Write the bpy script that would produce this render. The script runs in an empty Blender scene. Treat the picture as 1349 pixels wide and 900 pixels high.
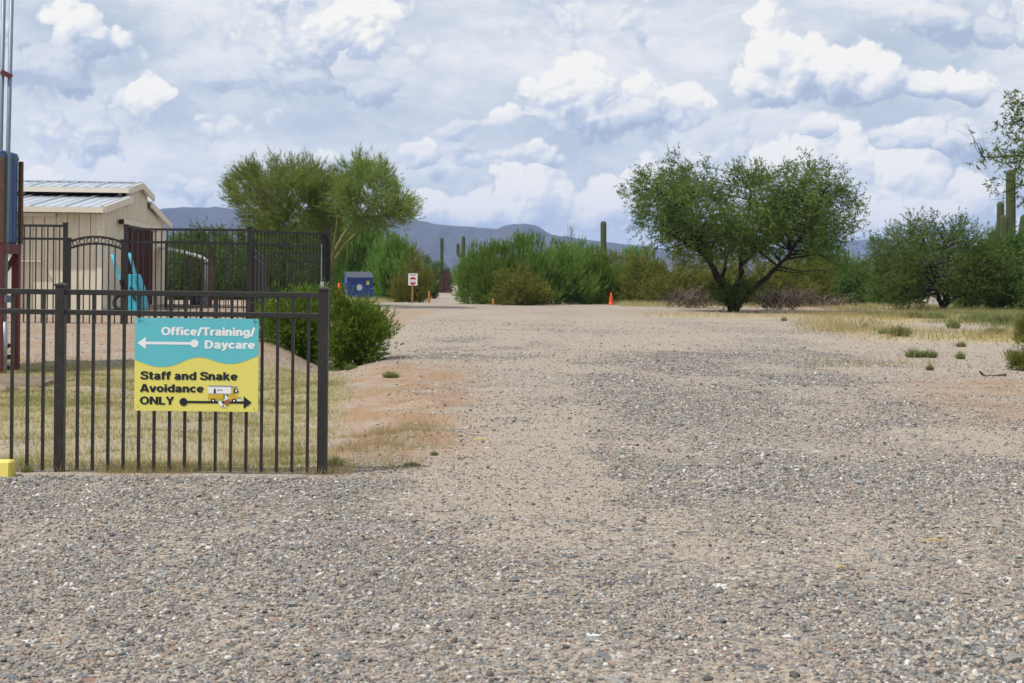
import bpy, math, random
import numpy as np
from mathutils import Vector, Matrix

S = bpy.context.scene
COL = S.collection
R = math.radians

# ------------------------------------------------------------------ camera
CAM_H = 1.28            # camera height above the road, metres
FPX = 1874.0            # focal length in photo pixels (50 mm on 36 mm, 1349 px wide)
CX, HY = 674.5, 372.0   # principal column and horizon row of the photo
ROLL = R(0.55)
cam = bpy.data.cameras.new('camera')
cam.sensor_width = 36.0
cam.lens = 36.0 * FPX / 1349.0
cam.shift_y = -(450.0 - HY) / 1349.0
cam.clip_start = 0.05
cam.clip_end = 40000.0
cam.dof.use_dof = True
cam.dof.focus_distance = 11.0
cam.dof.aperture_fstop = 8.0
camo = bpy.data.objects.new('camera', cam)
COL.objects.link(camo)
camo.location = (0, 0, CAM_H)
camo.rotation_euler = (Matrix.Rotation(-ROLL, 3, 'Y') @ Matrix.Rotation(R(90), 3, 'X')).to_euler()
S.camera = camo

# ------------------------------------------------------------------ sun and sky
SUN_DIR = Vector((-0.46, -0.27, 0.85)).normalized()     # towards the sun
SUN_EL = math.asin(SUN_DIR.z)
SUN_AZ = math.atan2(SUN_DIR.x, SUN_DIR.y)
sun = bpy.data.lights.new('sun', 'SUN')
sun.energy = 4.3
sun.angle = R(0.6)
sun.color = (1.0, 0.955, 0.89)
suno = bpy.data.objects.new('sun', sun)
COL.objects.link(suno)
suno.rotation_euler = (-SUN_DIR).to_track_quat('-Z', 'Y').to_euler()

S.view_settings.view_transform = 'Standard'
S.view_settings.look = 'None'
S.view_settings.exposure = 0.0
S.view_settings.gamma = 1.0
S.view_settings.use_curve_mapping = False


S.render.engine = 'CYCLES'
S.cycles.max_bounces = 6
S.cycles.diffuse_bounces = 3
S.cycles.glossy_bounces = 2
S.cycles.transmission_bounces = 4
S.cycles.volume_bounces = 1


class Nodes:
    """small helper for writing node trees"""
    def __init__(self, nt):
        self.nt = nt

    def n(self, typ, **kw):
        nd = self.nt.nodes.new(typ)
        for k, v in kw.items():
            setattr(nd, k, v)
        return nd

    def put(self, sock, v):
        if v is None:
            return
        if isinstance(v, bpy.types.NodeSocket):
            self.nt.links.new(v, sock)
        else:
            if isinstance(v, (tuple, list)) and sock.type == 'RGBA' and len(v) == 3:
                v = (*v, 1.0)
            sock.default_value = v

    def m(self, op, a, b=None, c=None, clamp=False):
        nd = self.n('ShaderNodeMath', operation=op, use_clamp=clamp)
        for i, v in enumerate((a, b, c)):
            self.put(nd.inputs[i], v)
        return nd.outputs[0]

    def v(self, op, a, b=None, c=None):
        nd = self.n('ShaderNodeVectorMath', operation=op)
        self.put(nd.inputs[0], a)
        self.put(nd.inputs[1], b)
        if c is not None:
            self.put(nd.inputs[2], c)
        return nd.outputs['Value'] if op in ('LENGTH', 'DOT_PRODUCT', 'DISTANCE') else nd.outputs['Vector']

    def step(self, x, lo, hi, a=0.0, b=1.0):
        nd = self.n('ShaderNodeMapRange', interpolation_type='SMOOTHSTEP')
        for i, v in enumerate((x, lo, hi, a, b)):
            self.put(nd.inputs[i], v)
        return nd.outputs[0]

    def mix(self, f, a, b, blend='MIX'):
        nd = self.n('ShaderNodeMix', data_type='RGBA', blend_type=blend)
        self.put(nd.inputs[0], f)
        self.put(nd.inputs[6], a)
        self.put(nd.inputs[7], b)
        return nd.outputs[2]

    def noise(self, vec, scale, detail=2.0, rough=0.5, lac=2.0):
        nd = self.n('ShaderNodeTexNoise')
        self.put(nd.inputs['Vector'], vec)
        self.put(nd.inputs['Scale'], scale)
        nd.inputs['Detail'].default_value = detail
        nd.inputs['Roughness'].default_value = rough
        nd.inputs['Lacunarity'].default_value = lac
        return nd.outputs['Fac']

    def ramp(self, f, stops, interp='LINEAR'):
        nd = self.n('ShaderNodeValToRGB')
        self.put(nd.inputs[0], f)
        cr = nd.color_ramp
        cr.interpolation = interp
        while len(cr.elements) < len(stops):
            cr.elements.new(0.5)
        for e, (p, c) in zip(cr.elements, stops):
            e.position = p
            e.color = (*c, 1.0)
        return nd.outputs[0]


# cloud banks: base row, darkness, lobes (x, y, rx, ry) measured as angles (photo pixels of a 50 mm lens)
CLOUDS = [
    (188, 1.0, [(772, 112, 50, 46), (738, 135, 62, 46), (848, 118, 42, 42), (690, 165, 70, 28), (890, 132, 42, 28), (800, 155, 120, 36), (630, 172, 60, 18)]),
    (150, 1.0, [(1020, 58, 46, 44), (1055, 80, 64, 52), (1105, 88, 66, 48), (1165, 102, 60, 38), (1266, 106, 44, 30), (1215, 112, 48, 28), (1000, 112, 46, 30), (1004, 12, 36, 26)]),
    (195, 0.9, [(155, 150, 42, 38), (206, 114, 34, 28), (128, 168, 40, 22), (180, 132, 40, 26)]),
    (92, 0.9, [(82, 38, 46, 34), (135, 55, 36, 26), (110, 60, 50, 30)]),
    (100, 1.0, [(415, 72, 36, 30), (470, 22, 52, 36), (500, 50, 30, 30), (440, 48, 44, 38)]),
    (130, 0.25, [(430, 112, 120, 24), (300, 105, 70, 20)]),
    (60, 0.3, [(1310, 38, 110, 26), (1215, 18, 70, 22)]),
    (130, 0.2, [(30, 110, 110, 60), (20, 150, 70, 40)]),
    (340, 1.15, [(560, 285, 44, 30), (620, 290, 60, 34), (700, 255, 84, 44), (785, 265, 66, 44), (860, 250, 60, 40), (1040, 215, 62, 60), (1115, 205, 60, 60), (1200, 225, 66, 52), (1180, 280, 100, 44), (1290, 240, 60, 40)]),
    (232, 0.9, [(560, 206, 34, 26), (610, 214, 40, 20), (700, 214, 44, 26), (436, 212, 28, 26), (465, 225, 40, 22)]),
    (290, 0.8, [(232, 262, 44, 24), (60, 234, 54, 22), (400, 262, 40, 16)]),
    (205, 0.9, [(1255, 178, 55, 34), (1190, 178, 50, 28), (1080, 168, 50, 24)]),
]


def cloud_group():
    g = bpy.data.node_groups.new('cloud_field', 'ShaderNodeTree')
    g.interface.new_socket('P', in_out='INPUT', socket_type='NodeSocketVector')
    g.interface.new_socket('D', in_out='OUTPUT', socket_type='NodeSocketFloat')
    g.interface.new_socket('B', in_out='OUTPUT', socket_type='NodeSocketFloat')
    k = Nodes(g)
    gi, go = k.n('NodeGroupInput'), k.n('NodeGroupOutput')
    p = gi.outputs[0]
    sep = k.n('ShaderNodeSeparateXYZ')
    k.put(sep.inputs[0], p)
    y = k.m('MAXIMUM', sep.outputs[1], 0.08)
    a = k.m('DIVIDE', sep.outputs[0], y)
    e = k.m('DIVIDE', sep.outputs[2], y)
    # gently warp the lobes so that no edge is an ellipse
    nz = k.n('ShaderNodeTexNoise')
    k.put(nz.inputs['Vector'], p)
    nz.inputs['Scale'].default_value = 16.0
    nz.inputs['Detail'].default_value = 3.0
    wv = k.v('MULTIPLY', k.v('SUBTRACT', nz.outputs['Color'], (0.5, 0.5, 0.5)), (0.042, 0.034, 0.0))
    cmb = k.n('ShaderNodeCombineXYZ')
    k.put(cmb.inputs[0], a)
    k.put(cmb.inputs[1], e)
    q = k.v('ADD', cmb.outputs[0], wv)
    qs = k.n('ShaderNodeSeparateXYZ')
    k.put(qs.inputs[0], q)
    D, B = None, None
    for base, dark, lobes in CLOUDS:
        c = None
        for (x, yy, rx, ry) in lobes:
            ca, ce = (x - CX) / FPX, (HY - yy) / FPX
            sx, sy = FPX / rx, FPX / ry
            d = k.m('MULTIPLY_ADD', k.v('LENGTH', k.v('MULTIPLY_ADD', q, (sx, sy, 0), (-ca * sx, -ce * sy, 0))), *((-1.45, 1.45) if rx > 43 else (-0.85, 0.80)))
            c = d if c is None else k.m('SMOOTH_MAX', c, d, 0.12)
        be = (HY - base) / FPX
        h = k.m('MULTIPLY', k.m('SUBTRACT', qs.outputs[1], be), FPX / 60.0)       # 0 at the base, 1 sixty px up
        c = k.m('MINIMUM', c, k.m('MULTIPLY', h, 2.2))
        hb = k.m('MULTIPLY', h, dark)
        if D is None:
            D, B = c, hb
        else:
            gt = k.m('GREATER_THAN', c, D)
            B = k.m('ADD', k.m('MULTIPLY', hb, gt), k.m('MULTIPLY', B, k.m('SUBTRACT', 1.0, gt)))
            D = k.m('MAXIMUM', D, c)
    D = k.m('MAXIMUM', D, -1.0)
    # scattered cumulus everywhere, all round the horizon
    ps = k.v('MULTIPLY', p, (1.0, 1.0, 2.1))
    gen = k.m('MULTIPLY', k.m('SUBTRACT', k.noise(ps, 5.5, 3.0, 0.55), k.step(e, 0.02, 0.14, 0.43, 0.535)), 2.6)
    gt = k.m('GREATER_THAN', gen, D)
    B = k.m('ADD', k.m('MULTIPLY', k.m('MULTIPLY_ADD', gen, 0.4, 0.45), gt), k.m('MULTIPLY', B, k.m('SUBTRACT', 1.0, gt)))
    D = k.m('MAXIMUM', D, gen)
    # billows: rounded puffs from voronoi cells, finer curls from noise
    wp = k.v('MULTIPLY_ADD', k.v('SUBTRACT', nz.outputs['Color'], (0.5, 0.5, 0.5)), (0.05, 0.05, 0.05), p)
    fine = k.m('SUBTRACT', k.noise(p, 52.0, 7.0, 0.66), 0.5)
    def puffs(s):
        vo = k.n('ShaderNodeTexVoronoi', feature='F1')
        k.put(vo.inputs['Vector'], wp)
        vo.inputs['Scale'].default_value = s
        d = vo.outputs['Distance']
        return k.m('SUBTRACT', 0.25, k.m('MULTIPLY', d, d))
    rel = k.m('ADD', k.m('MULTIPLY', puffs(34.0), 0.95), k.m('ADD', k.m('MULTIPLY', puffs(80.0), 0.62), k.m('MULTIPLY', puffs(180.0), 0.22)))
    D = k.m('ADD', D, k.m('ADD', rel, k.m('MULTIPLY', fine, 0.85)))
    k.put(go.inputs[0], D)
    k.put(go.inputs[1], B)
    return g


def build_world():
    w = bpy.data.worlds.new('World')
    S.world = w
    w.use_nodes = True
    w.cycles.sampling_method = 'NONE'
    nt = w.node_tree
    nt.nodes.clear()
    k = Nodes(nt)
    tc = k.n('ShaderNodeTexCoord')
    p = k.v('NORMALIZE', tc.outputs['Generated'])
    sep = k.n('ShaderNodeSeparateXYZ')
    k.put(sep.inputs[0], p)
    z = sep.outputs[2]
    sky = k.n('ShaderNodeTexSky', sky_type='NISHITA')
    sky.sun_disc = False
    sky.sun_elevation = SUN_EL
    sky.sun_rotation = SUN_AZ
    sky.altitude = 600
    sky.dust_density = 1.2
    SKYK = 0.11
    # high veil of thin cloud over the blue
    nv = k.n('ShaderNodeTexNoise')
    k.put(nv.inputs['Vector'], p)
    nv.inputs['Scale'].default_value = 9.0
    nv.inputs['Detail'].default_value = 4.0
    pv = k.v('MULTIPLY', k.v('MULTIPLY_ADD', k.v('SUBTRACT', nv.outputs['Color'], (0.5, 0.5, 0.5)), (0.10, 0.10, 0.05), p), (1.0, 1.0, 2.4))
    veil = k.m('MULTIPLY_ADD', k.noise(pv, 3.6, 6.0, 0.62), 2.6, -0.32, clamp=True)
    blue = k.v('SCALE', sky.outputs[0])
    blue.node.inputs['Scale'].default_value = SKYK
    veilc = k.mix(k.step(k.noise(pv, 6.0, 8.0, 0.64), 0.36, 0.64), (0.55, 0.62, 0.71), (0.90, 0.905, 0.905))
    back = k.mix(k.m('MAXIMUM', veil, k.step(z, 0.16, 0.0)), blue, veilc)
    g = cloud_group()
    def samp(vec):
        nd = k.n('ShaderNodeGroup')
        nd.node_tree = g
        k.put(nd.inputs[0], vec)
        return nd
    L = Vector((-0.62, 0.0, 0.78))
    s0 = samp(p)
    s1 = samp(k.v('ADD', p, tuple(L * 0.004)))
    s2 = samp(k.v('ADD', p, tuple(L * 0.016)))
    D, B = s0.outputs[0], s0.outputs[1]
    lit = k.m('MULTIPLY', k.step(k.m('SUBTRACT', D, s1.outputs[0]), -0.25, 0.30), 0.24)
    lit = k.m('ADD', lit, k.m('MULTIPLY', k.step(k.m('SUBTRACT', D, s2.outputs[0]), -0.70, 0.75), 0.36))
    lit = k.m('ADD', lit, k.m('MULTIPLY', k.step(B, -0.05, 1.25), 0.54))
    inner = k.m('SUBTRACT', k.noise(k.v('ADD', pv, (0.3, 0.1, 0.7)), 15.0, 6.0, 0.62), 0.5)
    lit = k.m('ADD', lit, k.m('MULTIPLY', inner, 1.15))
    cc = k.ramp(lit, [(0.12, (0.40, 0.475, 0.615)), (0.38, (0.56, 0.63, 0.745)), (0.62, (0.77, 0.80, 0.84)), (0.96, (1.03, 1.00, 0.925))])
    alpha = k.m('MULTIPLY', k.step(D, -0.02, 0.30), k.step(B, -0.15, 0.55, 0.62, 0.97))
    col = k.mix(alpha, back, cc)
    # below the horizon the sky meets the ground's own haze
    bg = k.n('ShaderNodeBackground')
    k.put(bg.inputs[0], col)
    bg.inputs[1].default_value = 1.0
    out = k.n('ShaderNodeOutputWorld')
    nt.links.new(bg.outputs[0], out.inputs[0])


build_world()

# ------------------------------------------------------------------ pixel <-> place helpers
_cr, _sr = math.cos(ROLL), math.sin(ROLL)


def at(x, y, Y):
    """world point seen at photo pixel (x, y) at depth Y"""
    dx, dy = x - CX, y - HY
    return Vector(((_cr * dx + _sr * dy) * Y / FPX, Y, CAM_H - (-_sr * dx + _cr * dy) * Y / FPX))


def _hash(ix, iy, seed):
    n = (ix.astype(np.int64) * 374761393 + iy.astype(np.int64) * 668265263 + seed * 1442695041) & 0x7fffffff
    n = ((n ^ (n >> 13)) * 1274126177) & 0x7fffffff
    return ((n ^ (n >> 16)) & 0xffff) / 65535.0


def vnoise(x, y, seed=0):
    ix, iy = np.floor(x), np.floor(y)
    fx, fy = x - ix, y - iy
    fx, fy = fx * fx * (3 - 2 * fx), fy * fy * (3 - 2 * fy)
    a, b = _hash(ix, iy, seed), _hash(ix + 1, iy, seed)
    c, d = _hash(ix, iy + 1, seed), _hash(ix + 1, iy + 1, seed)
    return (a + (b - a) * fx) * (1 - fy) + (c + (d - c) * fx) * fy


def fbm(x, y, seed=0, octv=4):
    s, amp, tot = 0.0, 1.0, 0.0
    for o in range(octv):
        s = s + amp * vnoise(x * 2 ** o, y * 2 ** o, seed + o)
        tot += amp
        amp *= 0.5
    return s / tot


def sst(x, a, b):
    t = np.clip((np.asarray(x, float) - a) / (b - a), 0, 1)
    return t * t * (3 - 2 * t)


def gz(X, Y):
    """ground height"""
    X, Y = np.asarray(X, float), np.asarray(Y, float)
    n = fbm(X * 0.35, Y * 0.35, 3) - 0.5
    z = 0.05 * n * sst(Y, 3, 12)
    z = z + 0.02 * (fbm(X * 1.7, Y * 1.7, 9) - 0.5)
    left = 1 - sst(X + 0.035 * Y, -1.55, -0.45)                # ground left of the gravel road
    lawn = left * sst(Y, 9.5, 11.0) * (1 - sst(Y, 19.5, 23))
    z = z - 0.10 * lawn
    sw = (1 - sst(X, -3.1, -1.9)) * sst(Y, 17, 21) * (1 - sst(Y, 28, 36)) * sst(X + 0.16 * Y, -0.2, 1.0)
    z = z - 0.22 * sw
    edge = -3.3 - 0.11 * np.clip(Y - 27, 0, 200)
    bank = (1 - sst(X, edge - 0.9, edge + 0.15)) * sst(Y, 20.5, 26.5)
    z = z + 0.42 * bank
    # eroded rills on the road shoulder
    sh = sst(X, -2.2, -1.2) * (1 - sst(X, -0.9, 0.1)) * sst(Y, 10.2, 11.5) * (1 - sst(Y, 16, 21))
    vg = (1 - sst(X + 0.02 * Y, -0.75, 0.35)) * sst(Y, 9.8, 11.0) * (1 - sst(Y, 17, 24))
    z = z + sh * 0.11 * (fbm(X * 0.9 + 3, Y * 2.4, 21, 3) - 0.5) + vg * 0.13 * (fbm(X * 2.0, Y * 3.2, 23, 4) - 0.5)
    rill = np.abs(fbm(X * 0.55 + 2, Y * 1.5 - 0.5 * X, 25, 3) - 0.5)
    z = z - vg * 0.08 * (1 - sst(rill, 0.0, 0.045))
    z = z + 0.006 * (1 - sst(np.abs(Y - 9.10), 0.05, 0.45)) * (1 - sst(X, -1.2, -0.2))
    z = z - 0.15 * sst(Y, 84, 96) * (1 - sst(Y, 110, 160))
    return z


def gpt(x, y):
    """ground point under photo pixel (x, y)"""
    Y = 20.0
    for _ in range(30):
        dx, dy = x - CX, y - HY
        d0 = max(-_sr * dx + _cr * dy, 1.5)
        p = at(x, y, Y)
        Y = Y * 0.4 + 0.6 * FPX * (CAM_H - float(gz(p.x, Y))) / d0
    p = at(x, y, Y)
    p.z = float(gz(p.x, p.y))
    return p


# ------------------------------------------------------------------ materials
MATS = {}


def new_mat(name):
    m = bpy.data.materials.new(name)
    m.use_nodes = True
    m.node_tree.nodes.clear()
    k = Nodes(m.node_tree)
    out = k.n('ShaderNodeOutputMaterial')
    MATS[name] = m
    return m, k, out


def bsdf(k, out, col, rough=0.6, metal=0.0, spec=0.5, normal=None):
    b = k.n('ShaderNodeBsdfPrincipled')
    k.put(b.inputs['Base Color'], col)
    k.put(b.inputs['Roughness'], rough)
    k.put(b.inputs['Metallic'], metal)
    b.inputs['Specular IOR Level'].default_value = spec
    k.put(b.inputs['Normal'], normal)
    k.nt.links.new(b.outputs[0], out.inputs[0])
    return b


def bump(k, h, strength=0.3, dist=0.02):
    b = k.n('ShaderNodeBump')
    b.inputs['Strength'].default_value = strength
    b.inputs['Distance'].default_value = dist
    k.put(b.inputs['Height'], h)
    return b.outputs[0]


def painted(name, col, rough=0.5, metal=0.0, var=0.18, scale=6.0, dirt=None, dirt_amt=0.3, spec=0.4, streak=False):
    """paint with uneven tone, dust and fine relief"""
    m, k, out = new_mat(name)
    tc = k.n('ShaderNodeTexCoord').outputs['Object']
    vec = k.v('MULTIPLY', tc, (1.0, 1.0, 0.22)) if streak else tc
    n1 = k.noise(vec, scale, 5.0, 0.6)
    c = k.mix(n1, tuple(x * (1 - var) for x in col), tuple(min(1, x * (1 + var)) for x in col))
    if dirt:
        c = k.mix(k.m('MULTIPLY', k.step(k.noise(vec, scale * 2.3, 6.0, 0.65), 0.5, 0.72), dirt_amt), c, dirt)
    bsdf(k, out, c, k.m('MULTIPLY_ADD', n1, 0.25, rough - 0.12), metal, spec, bump(k, k.noise(tc, scale * 12, 3.0), 0.12, 0.004))
    return m


painted('dark_bronze_metal', (0.020, 0.018, 0.016), 0.42, 0.0, 0.25, 9, (0.10, 0.085, 0.065), 0.22, 0.5)
painted('back_fence_metal', (0.017, 0.016, 0.015), 0.5, 0.0, 0.25, 9, (0.09, 0.08, 0.06), 0.2)
painted('cream_siding', (0.66, 0.60, 0.47), 0.75, 0, 0.07, 2.0, (0.33, 0.27, 0.18), 0.35, 0.3, True)
painted('cream_trim', (0.70, 0.64, 0.53), 0.7, 0, 0.08, 3.0, (0.35, 0.28, 0.2), 0.25, 0.3)
painted('roof_metal', (0.55, 0.60, 0.66), 0.38, 0.55, 0.10, 1.6, (0.42, 0.42, 0.42), 0.5, 0.5)
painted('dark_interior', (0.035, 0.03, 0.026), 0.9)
painted('maroon_door', (0.075, 0.018, 0.02), 0.55, 0, 0.2, 3, (0.14, 0.07, 0.06), 0.3)
painted('maroon_steel', (0.11, 0.018, 0.022), 0.5, 0, 0.25, 5, (0.09, 0.045, 0.03), 0.5)
painted('tank_blue', (0.035, 0.085, 0.20), 0.45, 0, 0.35, 5, (0.12, 0.09, 0.07), 0.45)
painted('rusty_steel', (0.11, 0.062, 0.036), 0.8, 0.2, 0.4, 9, (0.05, 0.03, 0.02), 0.6)
painted('galvanised', (0.36, 0.40, 0.44), 0.42, 0.6, 0.15, 12, (0.25, 0.22, 0.2), 0.3)
painted('galvanised_dark', (0.20, 0.25, 0.30), 0.5, 0.4, 0.18, 12, (0.2, 0.17, 0.15), 0.3)
painted('turquoise_paint', (0.045, 0.38, 0.52), 0.45, 0, 0.12, 5, (0.2, 0.25, 0.25), 0.3)
painted('black_rubber', (0.02, 0.02, 0.02), 0.8)
painted('sign_yellow', (0.77, 0.69, 0.15), 0.42, 0, 0.03, 4, (0.55, 0.5, 0.25), 0.15)
painted('sign_turquoise', (0.115, 0.50, 0.56), 0.42, 0, 0.03, 4, (0.3, 0.45, 0.45), 0.15)
painted('sign_white', (0.82, 0.83, 0.84), 0.42, 0, 0.02, 4)
painted('sign_ink', (0.012, 0.018, 0.024), 0.42, 0, 0.1, 4)
painted('print_amber', (0.62, 0.42, 0.03), 0.45, 0, 0.05, 4)
painted('print_grey', (0.30, 0.31, 0.33), 0.45, 0, 0.1, 40)
painted('print_brown', (0.38, 0.13, 0.06), 0.45, 0, 0.2, 60)
painted('print_green', (0.05, 0.26, 0.22), 0.45, 0, 0.2, 60)
painted('curb_yellow', (0.72, 0.60, 0.14), 0.75, 0, 0.14, 8, (0.5, 0.44, 0.25), 0.5, 0.3)
painted('dumpster_blue', (0.014, 0.055, 0.26), 0.45, 0, 0.2, 2.5, (0.10, 0.09, 0.08), 0.35, 0.5, True)
painted('dumpster_lid', (0.045, 0.055, 0.075), 0.55, 0, 0.2, 3, (0.15, 0.14, 0.12), 0.3)
painted('sticker_yellow', (0.62, 0.52, 0.10), 0.5)
painted('emblem_white', (0.6, 0.63, 0.62), 0.5)
painted('post_wood', (0.30, 0.19, 0.09), 0.85, 0, 0.25, 5, (0.16, 0.10, 0.05), 0.4, 0.2, True)
painted('post_amber', (0.48, 0.22, 0.03), 0.7, 0, 0.25, 5, (0.2, 0.12, 0.05), 0.4, 0.2)
painted('sign_red', (0.42, 0.025, 0.03), 0.5)
painted('cone_orange', (0.72, 0.085, 0.018), 0.5, 0, 0.1, 6, (0.4, 0.2, 0.12), 0.25)
painted('cone_base', (0.40, 0.06, 0.02), 0.6, 0, 0.2, 6)
painted('white_panel', (0.72, 0.73, 0.72), 0.5, 0, 0.08, 4, (0.4, 0.38, 0.35), 0.3)
painted('adobe_tan', (0.36, 0.21, 0.13), 0.9, 0, 0.2, 4)
painted('corral_maroon', (0.055, 0.02, 0.02), 0.7, 0, 0.3, 4)
painted('concrete', (0.21, 0.165, 0.125), 0.95, 0, 0.35, 3, (0.15, 0.09, 0.055), 0.8, 0.1)
painted('barrel_blue', (0.02, 0.04, 0.12), 0.5)
painted('saguaro_green', (0.070, 0.085, 0.038), 0.85, 0, 0.25, 7, (0.16, 0.14, 0.09), 0.5, 0.2, True)
painted('dead_wood', (0.19, 0.155, 0.125), 0.9, 0, 0.3, 8, (0.08, 0.06, 0.045), 0.5, 0.1)
painted('dead_wood_dark', (0.07, 0.052, 0.04), 0.9, 0, 0.3, 8, None, 0, 0.1)
painted('mesquite_bark', (0.032, 0.024, 0.018), 0.95, 0, 0.4, 6, (0.07, 0.055, 0.04), 0.4, 0.1)
painted('palo_verde_bark', (0.17, 0.165, 0.065), 0.8, 0, 0.3, 5, (0.20, 0.15, 0.10), 0.4, 0.2)
painted('stem_bark', (0.10, 0.085, 0.055), 0.9, 0, 0.3, 6, None, 0, 0.1)
painted('dry_stalk', (0.5, 0.38, 0.16), 0.8)
painted('seed_pod', (0.12, 0.085, 0.05), 0.8)


def leaf_mat(name, dark, light, trans=0.35, extra=None, extra_amt=0.0):
    m, k, out = new_mat(name)
    t = k.n('ShaderNodeAttribute', attribute_name='tint').outputs['Fac']
    rnd = k.n('ShaderNodeObjectInfo').outputs['Random']
    c = k.mix(t, dark, light)
    if extra:
        c = k.mix(k.m('MULTIPLY', k.step(t, 0.86, 0.97), extra_amt), c, extra)
    hsv = k.n('ShaderNodeHueSaturation')
    k.put(hsv.inputs['Color'], c)
    k.put(hsv.inputs['Hue'], k.m('MULTIPLY_ADD', rnd, 0.03, 0.485))
    k.put(hsv.inputs['Value'], k.m('MULTIPLY_ADD', rnd, 0.34, 0.83))
    d = k.n('ShaderNodeBsdfDiffuse')
    tr = k.n('ShaderNodeBsdfTranslucent')
    k.put(d.inputs[0], hsv.outputs[0])
    k.put(tr.inputs[0], hsv.outputs[0])
    mx = k.n('ShaderNodeMixShader')
    mx.inputs[0].default_value = trans
    m.node_tree.links.new(d.outputs[0], mx.inputs[1])
    m.node_tree.links.new(tr.outputs[0], mx.inputs[2])
    m.node_tree.links.new(mx.outputs[0], out.inputs[0])
    return m


leaf_mat('mesquite_leaf', (0.060, 0.105, 0.030), (0.175, 0.235, 0.060), 0.40, (0.24, 0.19, 0.05), 0.5)
leaf_mat('palo_verde_leaf', (0.135, 0.205, 0.042), (0.280, 0.360, 0.095), 0.44, (0.32, 0.29, 0.08), 0.4)
leaf_mat('broom_leaf', (0.100, 0.190, 0.034), (0.235, 0.355, 0.075), 0.46, (0.36, 0.34, 0.08), 0.7)
leaf_mat('creosote_leaf', (0.120, 0.145, 0.030), (0.235, 0.240, 0.055), 0.42, (0.29, 0.20, 0.06), 0.6)
leaf_mat('dense_leaf', (0.066, 0.122, 0.032), (0.170, 0.240, 0.062), 0.42)
leaf_mat('juniper_leaf', (0.070, 0.145, 0.020), (0.200, 0.300, 0.045), 0.42)
leaf_mat('grey_green_leaf', (0.075, 0.100, 0.055), (0.140, 0.165, 0.090), 0.35)
leaf_mat('dry_grass', (0.35, 0.295, 0.145), (0.54, 0.46, 0.25), 0.4, (0.20, 0.24, 0.08), 0.8)
leaf_mat('lawn_grass', (0.215, 0.215, 0.080), (0.44, 0.375, 0.185), 0.4, (0.15, 0.22, 0.05), 0.8)
leaf_mat('weed_leaf', (0.150, 0.190, 0.070), (0.30, 0.31, 0.125), 0.4)
leaf_mat('gold_grass', (0.46, 0.37, 0.13), (0.62, 0.51, 0.21), 0.4)

# ------------------------------------------------------------------ mesh helpers


class MB:
    """collects simple solids into one mesh"""
    def __init__(self):
        self.v, self.f = [], []

    def add(self, vs, fs):
        o = len(self.v)
        self.v += [tuple(p) for p in vs]
        self.f += [tuple(o + i for i in f) for f in fs]
        return self

    def hexa(self, p):     # bottom 4 then top 4, both counter-clockwise from above
        return self.add(p, [(3, 2, 1, 0), (4, 5, 6, 7), (0, 1, 5, 4), (1, 2, 6, 5), (2, 3, 7, 6), (3, 0, 4, 7)])

    def box(self, c, s, ax=None):
        c = Vector(c)
        ax = ax or (Vector((1, 0, 0)), Vector((0, 1, 0)), Vector((0, 0, 1)))
        e = [ax[i] * (s[i] / 2) for i in range(3)]
        q = [c + e[0] * a + e[1] * b + e[2] * d for d in (-1, 1) for a, b in ((-1, -1), (1, -1), (1, 1), (-1, 1))]
        return self.hexa(q)

    def beam(self, p0, p1, w, h, up=Vector((0, 0, 1))):
        p0, p1 = Vector(p0), Vector(p1)
        d = (p1 - p0)
        L = d.length
        d.normalize()
        s = d.cross(up)
        if s.length < 1e-4:
            s = d.cross(Vector((0, 1, 0)))
        s.normalize()
        u = s.cross(d)
        return self.box((p0 + p1) / 2, (L, w, h), (d, s, u))

    def tube(self, pts, rad, n=8, cap=True):
        pts = [Vector(p) for p in pts]
        m = len(pts)
        if not isinstance(rad, (list, tuple)):
            rad = [rad] * m
        rings = []
        ref = Vector((0.31, 0.77, 0.2))
        for i, p in enumerate(pts):
            d = (pts[min(i + 1, m - 1)] - pts[max(i - 1, 0)]).normalized()
            a = d.cross(ref)
            if a.length < 0.05:
                a = d.cross(Vector((1, 0, 0)))
            a.normalize()
            b = d.cross(a)
            rings.append([p + (a * math.cos(2 * math.pi * j / n) + b * math.sin(2 * math.pi * j / n)) * rad[i] for j in range(n)])
        fs = []
        for i in range(m - 1):
            for j in range(n):
                fs.append((i * n + j, i * n + (j + 1) % n, (i + 1) * n + (j + 1) % n, (i + 1) * n + j))
        vs = [q for r in rings for q in r]
        if cap:
            fs.append(tuple(range(n - 1, -1, -1)))
            fs.append(tuple((m - 1) * n + j for j in range(n)))
        return self.add(vs, fs)

    def prism(self, poly, d):
        """poly: list of 3-D points; extruded along vector d"""
        n = len(poly)
        poly = [Vector(p) for p in poly]
        d = Vector(d)
        vs = poly + [p + d for p in poly]
        return self.add(vs, [tuple(range(n - 1, -1, -1)), tuple(range(n, 2 * n))] + [(i, (i + 1) % n, n + (i + 1) % n, n + i) for i in range(n)])

    def mesh(self, name, mat, origin=(0, 0, 0), smooth=False):
        me = bpy.data.meshes.new(name)
        o = Vector(origin)
        me.from_pydata([tuple(Vector(p) - o) for p in self.v], [], self.f)
        me.update()
        fix_normals(me)
        if mat:
            me.materials.append(MATS[mat])
        if smooth:
            me.polygons.foreach_set('use_smooth', [True] * len(me.polygons))
        return me


import bmesh


def fix_normals(me):
    bm = bmesh.new()
    bm.from_mesh(me)
    bmesh.ops.recalc_face_normals(bm, faces=bm.faces)
    bm.to_mesh(me)
    bm.free()


def bevel_mesh(me, w, seg=1):
    bm = bmesh.new()
    bm.from_mesh(me)
    bmesh.ops.bevel(bm, geom=list(bm.edges), offset=w, segments=seg, affect='EDGES', profile=0.5)
    bm.to_mesh(me)
    bm.free()


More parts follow.
